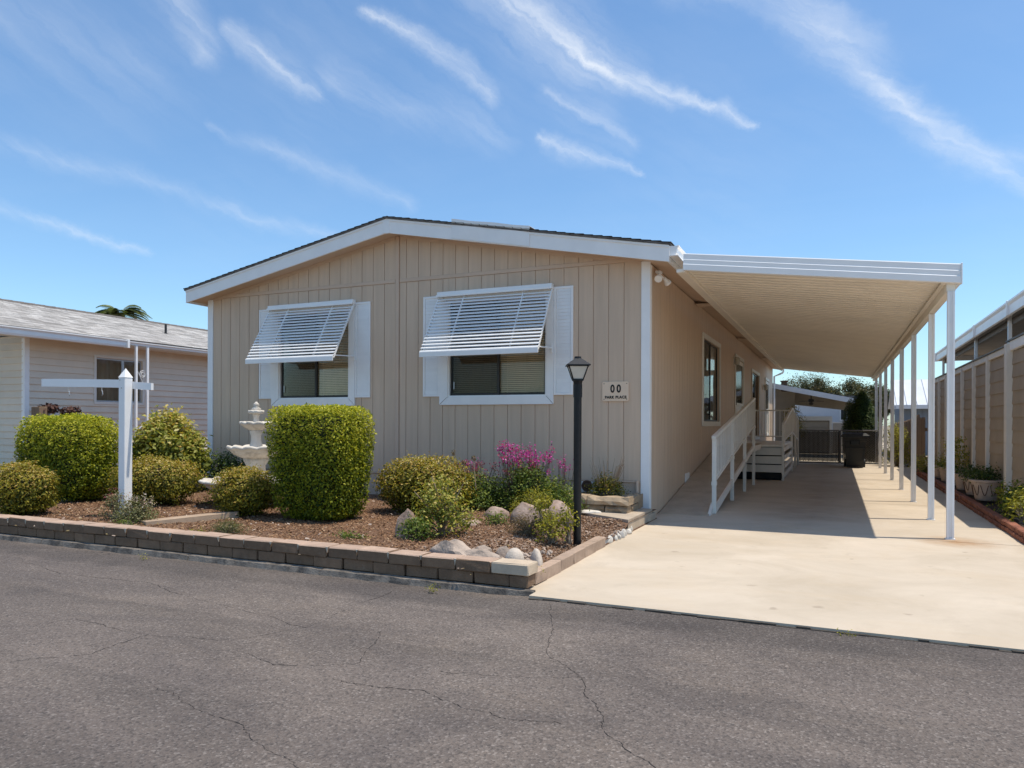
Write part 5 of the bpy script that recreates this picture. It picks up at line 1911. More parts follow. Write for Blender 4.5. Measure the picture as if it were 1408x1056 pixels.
rs = random.Random(5)
for k in range(26):
    a = rs.uniform(0, 6.28)
    m = MB().tube([(-2.9 + .1 * math.cos(a), 9.66 + .08 * math.sin(a), .45), (-2.9 + .2 * math.cos(a), 9.66 + .14 * math.sin(a), rs.uniform(.62, .76)), (-2.9 + .25 * math.cos(a), 9.66 + .16 * math.sin(a), rs.uniform(.72, .90))], [.006, .004, .002], 4)
    m.build('dry_stalk', 'timber', t)
t = clumpy('grey_flower_tuft', 'grey-green tuft with faded pink flowers at the foot of the sign post', 'plant', -7.62, 6.02, .26, .20, .40, 'grey', 80, 34, .026, 32, spread=.05)
blooms(t, 'paleblossom', -7.62, 6.02, .24, .18, .34, .46, 18, 6, .022, 33, .018)
t = clumpy('grey_flower_tuft', 'second faded flowering tuft nearer the white post', 'plant', -8.02, 6.08, .16, .12, .48, 'grey', 36, 26, .022, 34, spread=.04)
blooms(t, 'redpink', -8.0, 6.08, .14, .1, .38, .50, 8, 6, .02, 35, .016)
t = clumpy('low_green_plant', 'low green weed right behind the wall below the flowering tuft', 'plant', -7.30, 5.66, .15, .10, .24, 'green', 26, 24, .022, 36, spread=.04, aspect=.3)
t = clumpy('grass_tuft', 'small grey-green grassy tuft behind the wall below the small dark bush', 'plant', -5.98, 5.86, .17, .13, .26, 'grey', 50, 26, .040, 37, spread=.045, aspect=.14)
t = clumpy('low_green_plant', 'flat green weed in the bark below the tall hedge', 'plant', -4.62, 6.15, .22, .07, .18, 'green', 24, 20, .028, 38, spread=.035)
t = clumpy('yellow_weed', 'tiny yellow weed in the bark near the loose board', 'plant', -6.3, 5.75, .10, .06, .18, 'yellowgreen', 10, 10, .024, 39, spread=.03)
t = clumpy('yellow_weed', 'yellowish weed by the white fountain base behind the bark', 'plant', -8.3, 7.9, .35, .12, .24, 'yellowgreen', 30, 18, .028, 40, spread=.05)
t = clumpy('seed_stalk_plant', 'thin plant with two dry seed heads rising above the yellowish bush', 'plant', -4.62, 8.5, .1, .1, .6, 'nandina', 12, 14, .03, 41, spread=.05)
for xx, zz in ((-4.66, .93), (-4.36, .86), (-4.50, .80)):
    m = MB().tube([(xx + .03, 8.5, .45), (xx, 8.48, zz)], [.005, .004], 5)
    m.build('seed_stalk', 'timber', t)
    P, N = shell(60, .03, .03, .035, depth=.6, seed=3)
    add_leaves('seed_head', t, P + np.array([[xx, 8.48, zz]]), N, .022, 'dry', .7)
# faded blossoms on the left bush
for bx_, by_, bz_, k in ((-9.50, 5.86, .62, 0), (-9.05, 7.52, .66, 1), (-6.9, 7.05, .62, 2)):
    pass
# weeds in the gutter seam
rw = random.Random(12)
for k, (wx, wy) in enumerate(((-2.95, 5.07), (.05, 5.10), (-3.0, 5.09), (-6.3, 5.07), (-2.28, 5.62))):
    clumpy('gutter_weed', ['tiny weed in the curb seam below the ridged rock', 'tiny weed at the front edge of the driveway slab', 'tiny second weed in the curb seam below the ridged rock',
                           'tiny weed in the curb seam below the middle of the wall', 'small dry weed between the wall corner and the edging bricks'][k], 'weed',
           wx, wy, .05, .02, .03 if k < 4 else .16, 'yellowgreen', 7, 7, .016, 50 + k, base=ROADZ if k < 4 else .05, spread=.016, stems=False)

# ------------------------------------------------------------------ neighbouring home on the left
NX, NY0, NY1 = -18.0, 11.2, 27.0
nb = thing('neighbour_home', 'cream lap-sided home with pale grey shingle roof beyond the left bushes', 'house', (-21, NY0, 0))
NH = [(13.05, 14.45, 1.86, 3.04)]
w1 = MB()
for a, b, c, d in cut(NY0, NY1, 0, 3.44, NH):
    w1.box(NX - .12, NX - .02, a, b, c, d)
wside = w1.build('wall', 'lap', nb)


def lap(parent, z0, z1, step, fn, mat='vinyl'):
    z = z0
    while z < z1:
        fn(z, min(z + step, z1))
        z += step


def side_board(z, zt):
    for a, b, c, d in cut(NY0 + .09, NY1, z, zt, NH):
        MB().prism([(NX - .019, a, c), (NX + .022, a, c), (NX + .022, a, c + .012), (NX - .004, a, d), (NX - .019, a, d)], (0, b - a, 0)).build('lap_board', 'lap', wside)


lap(wside, .08, 3.40, .166, side_board)
wfront = MB().box(NX - 7, NX - .001, NY0 + .02, NY0 + .12, 0, 3.44)
wfront.prism([(NX - 7, NY0 + .02, 3.44), (NX, NY0 + .02, 3.44), (NX - 2.9, NY0 + .02, 4.35), (NX - 7, NY0 + .02, 3.2)], (0, .1, 0))
wfront = wfront.build('wall', 'vinyl', nb)
lap(wfront, .08, 3.40, .166, lambda z, zt: MB().prism([(NX - 7, NY0 + .019, z), (NX - 7, NY0 - .022, z), (NX - 7, NY0 - .022, z + .012), (NX - 7, NY0 + .004, zt), (NX - 7, NY0 + .019, zt)], (6.95, 0, 0)).build('lap_board', 'lap', wfront))
m = MB().box(NX - .10, NX + .02, NY0 - .02, NY0 + .10, .05, 3.42, .004)
m.build('corner_trim', 'white', nb)
NE, NR = -17.3, -20.6       # eave and ridge
def nz(x): return 3.52 + (NE - x) * (4.60 - 3.52) / (NE - NR) if x < NE else 3.52
nroof = MB().prism([(NE, 9.5, nz(NE)), (NR, 9.5, nz(NR)), (NR, 9.5, nz(NR) - .1), (NE, 9.5, nz(NE) - .1)], (0, 17.95, 0))
nroof.prism([(NR, 9.5, nz(NR)), (NR - 3.4, 9.5, 3.5), (NR - 3.4, 9.5, 3.4), (NR, 9.5, nz(NR) - .1)], (0, 17.95, 0))
nroof = nroof.build('roof', 'shingle', nb)
shingles(nroof, 'shingle', 'newshingle', (NR, nz(NR)), (NE + .02, nz(NE + .02)), 9.49, 27.45, rise=.13, tab=.32, seed=8, lift=.012)
# ridge caps
for k in range(60):
    y = 9.49 + k * .30
    MB().prism([(NR + .14, y, nz(NR + .14) + .012), (NR, y, nz(NR) + .035), (NR - .14, y, nz(NR + .14) + .012), (NR, y, nz(NR) + .018)], (0, .29, .008)).build('ridge_cap', 'newshingle_cap' if 'newshingle_cap' in MT else 'shingle', nroof)
# gutters: the heavy one in front, the slim one further back
m = MB()
pf = [(NE, 3.30), (NE + .09, 3.30), (NE + .11, 3.345), (NE + .115, 3.43), (NE + .15, 3.47), (NE + .15, 3.495), (NE + .01, 3.50)]
m.prism([(a, 9.5, b) for a, b in pf], (0, 13.36 - 9.5, 0))
m.box(NE + .0, NE + .165, 13.32, 13.39, 3.285, 3.505, .004)
m.build('gutter', 'white_metal', nroof)
m = MB()
m.prism([(a, 13.40, b) for a, b in [(NE, 3.385), (NE + .05, 3.385), (NE + .06, 3.43), (NE + .09, 3.455), (NE + .09, 3.475), (NE, 3.48)]], (0, 14.0, 0))
m.build('fascia', 'white_metal', nroof)
MB().box(NX - .1, NE, 9.55, 27.4, 3.36, 3.384).build('soffit', 'vinyl', nroof)
MB().tube([(-18.9, 16.0, 3.95), (-18.9, 16.0, 4.34)], .035, 8).lathe((-18.9, 16.0, 3.99), [(.13, 0), (.10, .03), (.05, .07)], 12).build('vent_pipe', 'bronze', nroof)
# window
m = MB()
y0, y1, z0, z1 = NH[0]
for a, b, c, d in ((y0 - .07, y1 + .07, z1, z1 + .07), (y0 - .07, y1 + .07, z0 - .07, z0), (y0 - .07, y0, z0, z1), (y1, y1 + .07, z0, z1)):
    m.box(NX - .03, NX + .03, a + .0005, b - .0005, c + .0005, d - .0005, .003)
nw = m.build('window', 'vinyl', nb)
f = MB()
ym = y0 + .82
for a, b in ((y0, ym), (ym, y1)):
    for p, q_, c, d in ((a, b, z0, z0 + .04), (a, b, z1 - .04, z1), (a, a + .04, z0 + .04, z1 - .04), (b - .04, b, z0 + .04, z1 - .04)):
        f.box(NX - .06, NX - .035, p, q_, c, d)
f.build('sash', 'alu', nw)
MB().box(NX - .05, NX - .046, y0 + .04, ym - .04, z0 + .04, z1 - .04).box(NX - .05, NX - .046, ym + .04, y1 - .04, z0 + .04, z1 - .04).build('pane', 'glass', nw)
cu = MB()
for k in range(24):
    a, b = y0 - .1 + k * .068, y0 - .1 + (k + 1) * .068
    cu.add([(NX - .22 + .02 * math.sin(k * 1.3), a, z0 - .1), (NX - .22 + .02 * math.sin((k + 1) * 1.3), b, z0 - .1), (NX - .22 + .02 * math.sin((k + 1) * 1.3), b, z1 + .1), (NX - .22 + .02 * math.sin(k * 1.3), a, z1 + .1)], [(0, 1, 2, 3)])
cu.build('curtain', 'curtain', nw)
# ornamental porch posts: two slim columns with iron scrolls between
for yy in (13.68, 14.03):
    MB().box(NE + .0, NE + .06, yy - .03, yy + .03, .1, 3.38, .004).build('porch_post', 'white', nb)
sc = MB()
for zc, s in ((2.62, 1), (2.30, -1)):
    pts = []
    for k in range(30):
        a = k / 29 * 3.4 * math.pi
        r_ = .105 - .075 * k / 29
        pts.append((NE + .03, 13.865 + s * .02 + r_ * math.cos(a + 1), zc + s * r_ * math.sin(a + 1)))
    sc.tube(pts, .008, 5)
sc.tube([(NE + .03, 13.71, 2.72), (NE + .03, 13.86, 2.45), (NE + .03, 14.0, 2.15)], .008, 5)
for zz in (1.0, .5):
    pts = [(NE + .03, 13.865 + .11 * math.cos(k / 20 * 6.28), zz + .2 * math.sin(k / 20 * 6.28)) for k in range(21)]
    sc.tube(pts, .008, 5)
sc.build('iron_scroll', 'white', nb)
# scalloped sign shutter on the front wall
sh = MB().box(-20.2, -19.86, NY0 - .05, NY0 - .02, 1.80, 2.72, .01)
sh_ = sh.build('shutter', 'whitewall', nb)
for k in range(9):
    MB().tube([(-19.85, NY0 - .035, 1.86 + k * .1), (-19.83, NY0 - .035, 1.86 + k * .1)], .03, 8).build('scallop', 'black', sh_)
# pots on stands by its wall, seen over the hedge
for k, (pyy, lab, pm_) in enumerate(((11.3, 'tall brown wooden stand with a pale pot of dark leaves by the cream wall', 'wood'), (11.95, 'dark red leafy plant on a stand by the cream wall', 'wood'))):
    ps = thing('plant_stand', lab, 'plant stand', (-17.45, pyy, .1))
    MB().box(-17.6, -17.3, pyy - .20, pyy + (.0 if k == 0 else .2), .1, 1.68 if k == 0 else 1.42, .01).build('stand', pm_, ps)
    if k == 0: MB().lathe((-17.42, pyy + .2, .1), [(.10, 0), (.10, 1.2), (.13, 1.22), (.13, 1.42), (.12, 1.44)], 14).build('pot', 'whitewall', ps)
    P, N = shell(260, .19, .19, .11, bumps=.3, seed=3 + k)
    red = MT['red']
    V, Fq, v = leaf_arrays(P + np.array([[-17.42, pyy + (.15 if k == 0 else 0), 1.64 if k == 0 else 1.58]]), N, .09, .6)
    put('foliage', np_mesh('foliage', V, Fq, red, v, o=off(ps)), ps)

# palm beyond the neighbour's roof
pa_ = thing('palm_tree', 'palm crown showing above the pale shingle roof', 'tree', (-31.4, 24, -.1))
MB().tube([(-31.4, 24, -.1), (-31.35, 24, 3.0), (-31.4, 24, 6.55)], [.32, .24, .2], 12).build('trunk', 'bark', pa_)
rng = np.random.default_rng(77)
Vs, Fs, vs_ = [], [], []
cnt = 0
for k in range(34):
    az = rng.uniform(0, 2 * np.pi)
    rise = rng.uniform(-.1, 1.15)
    Lf = rng.uniform(1.2, 1.7)
    d = np.array([math.cos(az), math.sin(az), 0])
    side = np.array([-math.sin(az), math.cos(az), 0])
    prev = None
    for s in range(22):
        u = s / 21
        p = np.array([-31.4, 24, 6.5]) + d * Lf * u * (.55 + .45 * math.cos(rise) * (1)) + np.array([0, 0, Lf * (math.sin(rise) * u - .75 * u * u)])
        if s > 2:
            for sg in (-1, 1):
                ln_ = .34 * math.sin(math.pi * min(1, .15 + .85 * u)) + .08
                tip = p + side * sg * ln_ * .75 + d * ln_ * .5 - np.array([0, 0, ln_ * .3])
                w = d * .06
                Vs += [p - w, p + w, tip]
                Fs.append((cnt, cnt + 1, cnt + 2))
                vs_.append(rng.uniform())
                cnt += 3
put('frond', np_mesh('frond', np.array(Vs), np.array(Fs), MT['palm'], vs_, o=off(pa_)), pa_)['kind'] = 'stuff'

# ------------------------------------------------------------------ right side: boarded wall, brick planter, pots, second carport
WX, WY0, WY1, WH = 2.40, 11.2, 22.6, 2.54
pw = thing('boarded_wall', 'tall beige boarded wall with white battens along the right of the driveway', 'wall', (WX, WY0, 0))
MB().box(WX + .03, WX + .12, WY0, WY1, .0, WH).build('backing', 'fenceboard', pw)
BAT = [11.24, 13.13, 14.85, 16.25, 17.65, 19.1, 20.1, 21.4, 22.55]
for i in range(len(BAT) - 1):
    a, b = BAT[i] + .045, BAT[i + 1] - .045
    if i == 0: b -= .04
    if i == 1: a += .04
    z = .06
    while z < WH - .14:
        zt = min(z + .198, WH - .10)
        MB().prism([(WX + .029, a, z), (WX + .002, a, z), (WX + .002, a, z + .008), (WX + .014, a, zt), (WX + .029, a, zt)], (0, b - a, 0)).build('siding_board', 'fenceboard', pw)
        z += .198
for i, y in enumerate(BAT):
    w = .085 if i == 1 else .045
    MB().box(WX - (.07 if i == 1 else .045), WX + .029, y - w, y + w, .02, WH - .02 if i != 1 else WH + .02, .004).build('batten', 'vinyl', pw)
MB().box(WX - .025, WX + .125, BAT[1] + .09, WY1, WH - .10, WH - .0, .004).build('top_rail', 'vinyl', pw)
MB().box(WX - .03, WX + .13, WY0, BAT[1] - .09, WH - .09, WH + .05, .004).build('top_rail', 'white', pw)
MB().box(WX - .05, WX + .14, BAT[1] + .09, WY1, WH + .001, WH + .02).build('cap_strip', 'bronze', pw)
MB().box(WX - .05, WX + .15, WY0, BAT[1] + .085, WH + .052, WH + .075).build('cap_strip', 'bronze', pw)

# planter strip: soil with a row of bricks in front
struct('planter_soil', MB().box(1.99, WX + .029, 9.2, 23.0, -.1, .085), 'soil')
bp = thing('brick_planter_edge', 'row of red bricks edging the planting strip under the boarded wall', 'edging', (1.95, 9, 0))
bme = [block_mesh(200 + i, .195, .105, .060, 'brick') for i in range(4)]
yy, k = 6.0, 0
while yy < 23:
    for lev in (0, 1):
        o = put('brick', bme[(k + lev) % 4], bp)
        o.rotation_euler = (0, 0, R(90) + random.uniform(-.03, .03))
        o.location = Vector((2.01 + random.uniform(-.008, .008) + .014 * lev, yy + .1 + .1 * lev, -.002 + .064 * lev)) - bp.location
    yy += .207
    k += 1
struct('planter_soil', MB().box(2.02, 2.45, 5.9, 9.19, -.1, .085), 'soil')


def pot(label, y, r, h, x=2.19, wide=1.0, leaves='darkgreen', nl=26, top=.5, seed=1, size=.04, decor=True):
    t = thing('potted_plant', label, 'potted plant', (x, y, .12))
    z = .122
    m = MB().lathe((x, y, z), [(r * .66, 0), (r * .70, .02), (r * .93, h * .86), (r * 1.06, h * .88), (r * 1.08, h * .97), (r * 1.02, h), (r * .92, h), (r * .88, h * .86)], 28)
    p = m.build('pot', 'pot', t, smooth=False)
    smooth_angle(p, 40)
    MB().lathe((x, y, z), [(r * .7, h * .78), (r * .89, h * .88)], 20).build('soil', 'soil', t)
    if decor:
        sw_ = MB()
        for j in range(10):
            a0 = j * 2 * math.pi / 10
            pts = []
            for q_ in range(9):
                f_ = q_ / 8
                a = a0 + (f_ - .5) * .5
                zz = h * (.74 - .5 * math.sin(math.pi * f_))
                rr = r * (.70 + .23 * zz / (h * .86)) + .004
                pts.append((x + rr * math.cos(a), y + rr * math.sin(a), z + zz))
            sw_.tube(pts, .005, 5)
        sw_.build('swag', 'rust', t)
    rng = np.random.default_rng(seed)
    Ps, Ns = [], []
    for k in range(nl):
        a, e = rng.uniform(0, 6.28), rng.uniform(0, 1) ** .5
        c = np.array([x + r * 1.05 * e * math.cos(a), y + r * 1.05 * e * math.sin(a), z + h + rng.uniform(0, 1) * (top - h) * (1 - .5 * e)])
        d = rng.normal(size=(26, 3)) * .05
        Ps.append(c[None] + d)
        Ns.append(unit(d + np.array([[0, 0, .04]])))
    add_leaves('foliage', t, np.concatenate(Ps), np.concatenate(Ns), size, leaves, .5, .8, rng=rng)
    return t


pot('big round pale pot with leaf swags and dark foliage under the boarded wall', 13.75, .235, .33, 2.20, leaves='darkgreen', nl=40, top=.52, seed=1)
pot('second decorated pot just behind the big round one', 14.75, .21, .30, 2.20, leaves='darkgreen', nl=30, top=.5, seed=2)
pot('slim pot with a tall yellow-green leafy plant behind the front carport posts', 16.9, .17, .33, 2.18, leaves='nandina', nl=44, top=1.25, seed=3, size=.05)
pot('small plain pot between the carport posts, next in the row', 15.8, .16, .30, 2.16, leaves='darkgreen', nl=14, top=.42, seed=4, decor=False)
pot('small plain pot farther along the brick edge', 18.0, .16, .30, 2.16, leaves='green', nl=12, top=.42, seed=5, decor=False)
pot('farthest small pot of the row by the brick edge', 19.1, .16, .28, 2.16, leaves='nandina', nl=16, top=.6, seed=6, decor=False)
clumpy('strip_plant', 'leafy green plant at the right edge of the photo in the brick strip', 'plant', 2.32, 11.9, .22, .42, .56, 'green', 70, 36, .045, 61, base=.085, spread=.07)
clumpy('strip_plant', 'yellow and orange leaved sprig leaning over the bricks at the right edge', 'plant', 2.16, 11.05, .16, .32, .52, 'yellowgreen', 26, 16, .05, 62, base=.085, spread=.05, lowf=.4)
clumpy('strip_plant', 'yellow-green trailing sprig beside the big round pot', 'plant', 2.16, 12.35, .12, .28, .50, 'yellowgreen', 18, 14, .045, 63, base=.085, spread=.045, lowf=.4)
clumpy('strip_plant', 'small green plant at the foot of the wooden fence', 'plant', 2.1, 21.6, .25, .5, .55, 'nandina', 60, 30, .04, 64, base=.085, spread=.08)
clumpy('gate_shrub', 'pale yellow-green shrub beyond the carport posts by the chain-link gate', 'shrub', 1.75, 26.2, .38, .5, 1.45, 'yellowgreen', 110, 40, .05, 65, base=-.02, spread=.12)

rc_ = thing('second_carport', 'white-edged carport roof standing behind the boarded wall', 'carport', (4.6, 11.6, 0))
MB().prism([(2.70, 11.6, 3.40), (6.5, 11.6, 3.30), (6.5, 11.6, 3.26), (2.70, 11.6, 3.36)], (0, 13.0, 0)).build('roof_sheet', 'underside', rc_)
for k, (a, b) in enumerate(((11.6, 14.7), (14.74, 18.0), (18.04, 24.6))):
    m = MB()
    m.prism([(2.66, a, 3.21), (2.70, a, 3.20), (2.70, a, 3.42), (2.63, a, 3.43), (2.63, a, 3.40), (2.66, a, 3.36)], (0, b - a, 0))
    m.build('gutter', 'white_metal', rc_)
    MB().box(2.62, 2.71, b + .0 - .02, b + .04, 3.195, 3.445, .003).build('gutter_joint', 'white_metal', rc_)
for a_, b_ in ((24.605, 24.64), (11.56, 11.595)):
    MB().box(2.70, 6.5, a_, b_, 3.20, 3.43).build('end_fascia', 'white_metal', rc_)
MB().box(2.85, 2.93, 11.65, 24.5, 3.12, 3.24).build('beam', 'underside', rc_)
for y in (12.4, 15.45, 18.9, 24.3):
    MB().box(2.78, 2.84, y - .03, y + .03, -.08, 3.30, .004).build('post', 'white_metal', rc_)
for y in (12.4, 18.9, 24.3):
    MB().box(6.3, 6.36, y - .03, y + .03, -.08, 3.28, .004).build('post', 'white_metal', rc_)
home2 = thing('right_neighbour_home', 'pale wall of the home behind the second carport', 'house', (8.5, 12, 0))
MB().box(6.6, 11.5, 12, 25, -.08, 3.2).build('wall', 'vinyl', home2)
MB().prism([(6.3, 11.7, 3.45), (9.05, 11.7, 4.2), (11.8, 11.7, 3.45), (11.8, 11.7, 3.35), (6.3, 11.7, 3.35)], (0, 13.5, 0)).build('roof', 'shingle', home2)

# ------------------------------------------------------------------ wooden fence
wf = thing('wooden_fence', 'weathered brown board fence behind the boarded wall', 'fence', (2.2, 22.8, 0))
y = 22.75
k = 0
while y < 36:
    h = 1.52 + random.uniform(-.02, .02)
    if 24.2 < y < 25.6: h += .10
    if y > 27: h = 1.50 - (y - 27) * .018 + random.uniform(-.015, .015)
    m = MB()
    w = .14
    xo = random.uniform(-.008, .008)
    m.prism([(2.19 + xo, y, -.02), (2.19 + xo, y + w, -.02), (2.19 + xo, y + w, h - .04), (2.19 + xo, y + w - .03, h), (2.19 + xo, y + .03, h), (2.19 + xo, y, h - .04)], (.02, 0, 0))
    m.build('plank', 'wood', wf)
    y += .15
    k += 1
for z in (.35, 1.15):
    MB().box(2.225, 2.265, 22.75, 36, z, z + .09).build('fence_rail', 'wood', wf)

# ------------------------------------------------------------------ chain-link gate with privacy slats
GY = 26.1
gt = thing('chain_link_gate', 'chain-link gate with dark privacy slats closing the carport', 'gate', (0, GY, 0))
m = MB()
for x0, x1 in ((-1.22, .06), (.10, 1.30)):
    m.tube([(x0, GY, .06), (x1, GY, .06)], .02, 8).tube([(x0, GY, 1.13), (x1, GY, 1.13)], .02, 8).tube([(x0, GY, .06), (x0, GY, 1.13)], .02, 8).tube([(x1, GY, .06), (x1, GY, 1.13)], .02, 8)
m.build('frame', 'link', gt)
for x in (-1.28, 1.40):
    MB().tube([(x, GY, -.02), (x, GY, 1.22)], .03, 10).build('gate_post', 'link', gt)
x = -1.20
sm = {}
while x < 1.29:
    if abs(x - .08) > .05:
        w = .032
        MB().box(x, x + w, GY - .003, GY + .003, .10 + random.uniform(0, .04), 1.10 + random.uniform(-.012, .004)).build('privacy_slat', 'gateslat', gt)
    x += .039
wm = MB()
for s in (-1, 1):
    x = -2.4
    while x < 2.6:
        a, b = (x, .07), (x + s * 1.05, 1.12)
        # clip to the gate
        pts = []
        x0, x1 = a[0], b[0]
        t0, t1 = 0.0, 1.0
        dx = x1 - x0
        for lim, sg in ((-1.22, 1), (1.30, -1)):
            den = dx * sg
            num = (lim - x0) * sg
            if den > 0: t0 = max(t0, num / den)
            else: t1 = min(t1, num / den)
        if t1 > t0 + .02:
            wm.bar((x0 + dx * t0, GY - .006 * s - .008, .07 + 1.05 * t0), (x0 + dx * t1, GY - .006 * s - .008, .07 + 1.05 * t1), .004, .004, (0, 1, 0))
        x += .078
wm.build('wire_mesh', 'link', gt, kind='stuff')
mg = MB().tube([(1.34, GY, .9), (1.40, GY - .02, 1.12), (1.5, GY - .02, 1.14), (1.55, GY, .95)], .015, 6)
mg.build('latch_hoop', 'link', gt)

# ------------------------------------------------------------------ wheeled bin
bx0, by0 = .50, 24.75
bn = thing('wheeled_bin', 'dark wheeled refuse bin standing in front of the chain-link gate', 'bin', (bx0, by0, 0))
m = MB()


def sec(hw, hd, z, yo=0): return [(bx0 - hw, by0 - hd + yo, z), (bx0 + hw, by0 - hd + yo, z), (bx0 + hw, by0 + hd + yo, z), (bx0 - hw, by0 + hd + yo, z)]


secs = [sec(.235, .26, .03), sec(.25, .29, .2), sec(.30, .35, .80), sec(.315, .37, .82), sec(.33, .385, .94)]
m.add([p for s in secs for p in s], [(i * 4 + k, i * 4 + (k + 1) % 4, i * 4 + 4 + (k + 1) % 4, i * 4 + 4 + k) for i in range(4) for k in range(4)] + [(3, 2, 1, 0), (16, 17, 18, 19)])
m.build('body', 'bin', bn)
m = MB()
l0, l1, l2 = sec(.40, .44, .945, -.01), sec(.40, .44, .985, -.01), sec(.31, .34, 1.06, .0)
m.add(l0 + l1 + l2, [(k, (k + 1) % 4, 4 + (k + 1) % 4, 4 + k) for k in range(4)] + [(4 + k, 4 + (k + 1) % 4, 8 + (k + 1) % 4, 8 + k) for k in range(4)] + [(8, 9, 10, 11), (3, 2, 1, 0)])
m.build('lid', 'bin', bn)
MB().box(bx0 - .13, bx0 + .13, by0 - .40, by0 - .36, .70, .86, .02).box(bx0 - .30, bx0 + .30, by0 - .392, by0 - .37, .60, .63, .006).build('front_grip', 'bin', bn)
MB().tube([(bx0 - .28, by0 + .45, .97), (bx0 + .28, by0 + .45, .97)], .018, 8).build('handle', 'bin', bn)
for s in (-1, 1):
    MB().tube([(bx0 + s * .24, by0 + .30, .13), (bx0 + s * .30, by0 + .30, .13)], .13, 16).build('wheel', 'bin', bn)
    MB().prism([(bx0 + s * .24, by0 - .30, .25), (bx0 + s * .27, by0 - .33, .7), (bx0 + s * .20, by0 - .32, .7), (bx0 + s * .19, by0 - .295, .25)], (0, -.012, 0)).build('rib', 'bin', bn)

# ------------------------------------------------------------------ beyond the gate
cy_ = thing('cypress', 'dark green conical cypress behind the wheeled bin', 'tree', (.80, 28.0, -.03))
P, N = shell(20000, .56, .50, 1.30, 2.0, .2, 4, .35, 9)
k_ = 1 - .45 * np.clip((P[:, 2] + .2) / 1.5, 0, 1)
P[:, :2] *= k_[:, None]
add_leaves('crown', cy_, P + np.array([[.80, 28.0, 1.22]]), N + np.array([[0, 0, .5]]), .07, 'darkgreen', .35, .5, zmin=.05)
blob('shaded_core', cy_, (.80, 28.0, 1.2), .34, .32, 1.1, 2, 'inner')
MB().tube([(.80, 28, -.03), (.80, 28, 1.5)], [.09, .04], 8).build('trunk', 'bark', cy_)
cy2 = thing('cypress', 'small dark conifer tucked left of the tall cypress', 'tree', (.42, 28.3, -.03))
P, N = shell(7000, .26, .24, 1.14, 1.8, .16, 5, .35, 10)
add_leaves('crown', cy2, P + np.array([[.42, 28.3, 1.12]]), N + np.array([[0, 0, .5]]), .06, 'darkgreen', .35, .5, zmin=.05)
MB().tube([(.42, 28.3, -.03), (.42, 28.3, 1.5)], [.06, .03], 8).build('trunk', 'bark', cy2)

pt = thing('patio_cover', 'sloping white-edged patio roof beyond the back of the tan home', 'patio cover', (-1, 33, 0))
def pz(x): return 3.02 - (x + 2.5) * .215
MB().prism([(-2.9, 32.2, pz(-2.9)), (.9, 32.2, pz(.9)), (.9, 32.2, pz(.9) - .05), (-2.9, 32.2, pz(-2.9) - .05)], (0, 3.6, 0)).build('roof_sheet', 'underside', pt)
MB().prism([(-2.9, 32.14, pz(-2.9) - .18), (.9, 32.14, pz(.9) - .18), (.9, 32.14, pz(.9) + .03), (-2.9, 32.14, pz(-2.9) + .03)], (0, .055, 0)).build('fascia', 'metalroof', pt)
MB().prism([(-2.9, 35.7, pz(-2.9) - .75), (.9, 35.7, pz(.9) - .40), (.9, 35.7, pz(.9) - .05), (-2.9, 35.7, pz(-2.9) - .05)], (0, .06, 0)).build('rear_beam', 'beigewall', pt)
for x, y in ((-2.8, 32.3), (.8, 32.3), (-2.8, 35.6), (.8, 35.6)):
    MB().box(x - .05, x + .05, y - .05, y + .05, -.03, pz(x) - .06).build('post', 'beigewall', pt)
MB().box(-5.5, -1.75, 35.2, 35.3, -.03, 2.9).build('back_wall', 'beigewall', pt)
cf = thing('ceiling_fan', 'dark ceiling fan hanging under the patio roof', 'ceiling fan', (-1.0, 32.9, 2.3))
MB().tube([(-1.0, 32.9, pz(-1.0) - .06), (-1.0, 32.9, 2.36)], .02, 8).lathe((-1.0, 32.9, 2.24), [(.06, 0), (.12, .04), (.12, .12), (.06, .15)], 14).build('motor', 'bronze', cf)
for k in range(5):
    a = 2 * math.pi * k / 5 + .3
    p, q_ = Vector((-1.0 + .12 * math.cos(a), 32.9 + .12 * math.sin(a), 2.30)), Vector((-1.0 + .5 * math.cos(a), 32.9 + .5 * math.sin(a), 2.29))
    MB().bar(p, q_, .13, .012).build('blade', 'bronze', cf)
MB().lathe((-1.0, 32.9, 2.12), [(.03, 0), (.08, .03), (.10, .09), (.06, .115)], 14).build('light_bowl', 'bronze', cf)
wh = thing('white_house', 'pale house wall with a two-light window beyond the patio', 'house', (0, 39, 0))
MB().box(-2.6, .95, 39.0, 43, -.03, 2.55).build('wall', 'whitewall', wh)
MB().box(-3.0, 1.2, 38.7, 43.4, 2.552, 2.72).build('roof', 'shingle', wh)
m = MB()
m.box(.12, .78, 38.95, 39.0 - .001, 1.50, 2.40)
w_ = m.build('window', 'white', wh)
MB().box(.17, .42, 38.935, 38.949, 1.56, 2.34).box(.48, .73, 38.935, 38.949, 1.56, 2.34).build('pane', 'bronze', w_)
gr = thing('garage', 'beige garage wall with pale frame behind the chain-link gate', 'garage', (-1.2, 36.5, 0))
MB().box(-2.5, -.30, 36.6, 38.4, -.03, 1.62).build('wall', 'beigewall', gr)
MB().box(-2.5, -.20, 36.52, 36.598, 1.50, 1.70).box(-.32, -.20, 36.52, 36.598, -.03, 1.499).build('door_frame', 'vinyl', gr)
for k in range(5):
    MB().box(-2.45, -.33, 36.56, 36.598, .02 + k * .29, .29 + k * .29).build('door_panel', 'beigewall', gr)
hw2 = thing('low_block_wall', 'low pale wall right of the beige garage', 'wall', (.5, 37.5, 0))
MB().box(-.18, 1.3, 37.4, 37.5, -.03, 1.38).build('wall_face', 'beigewall', hw2)
MB().box(-.2, 1.32, 37.38, 37.52, 1.381, 1.43).build('coping', 'vinyl', hw2)
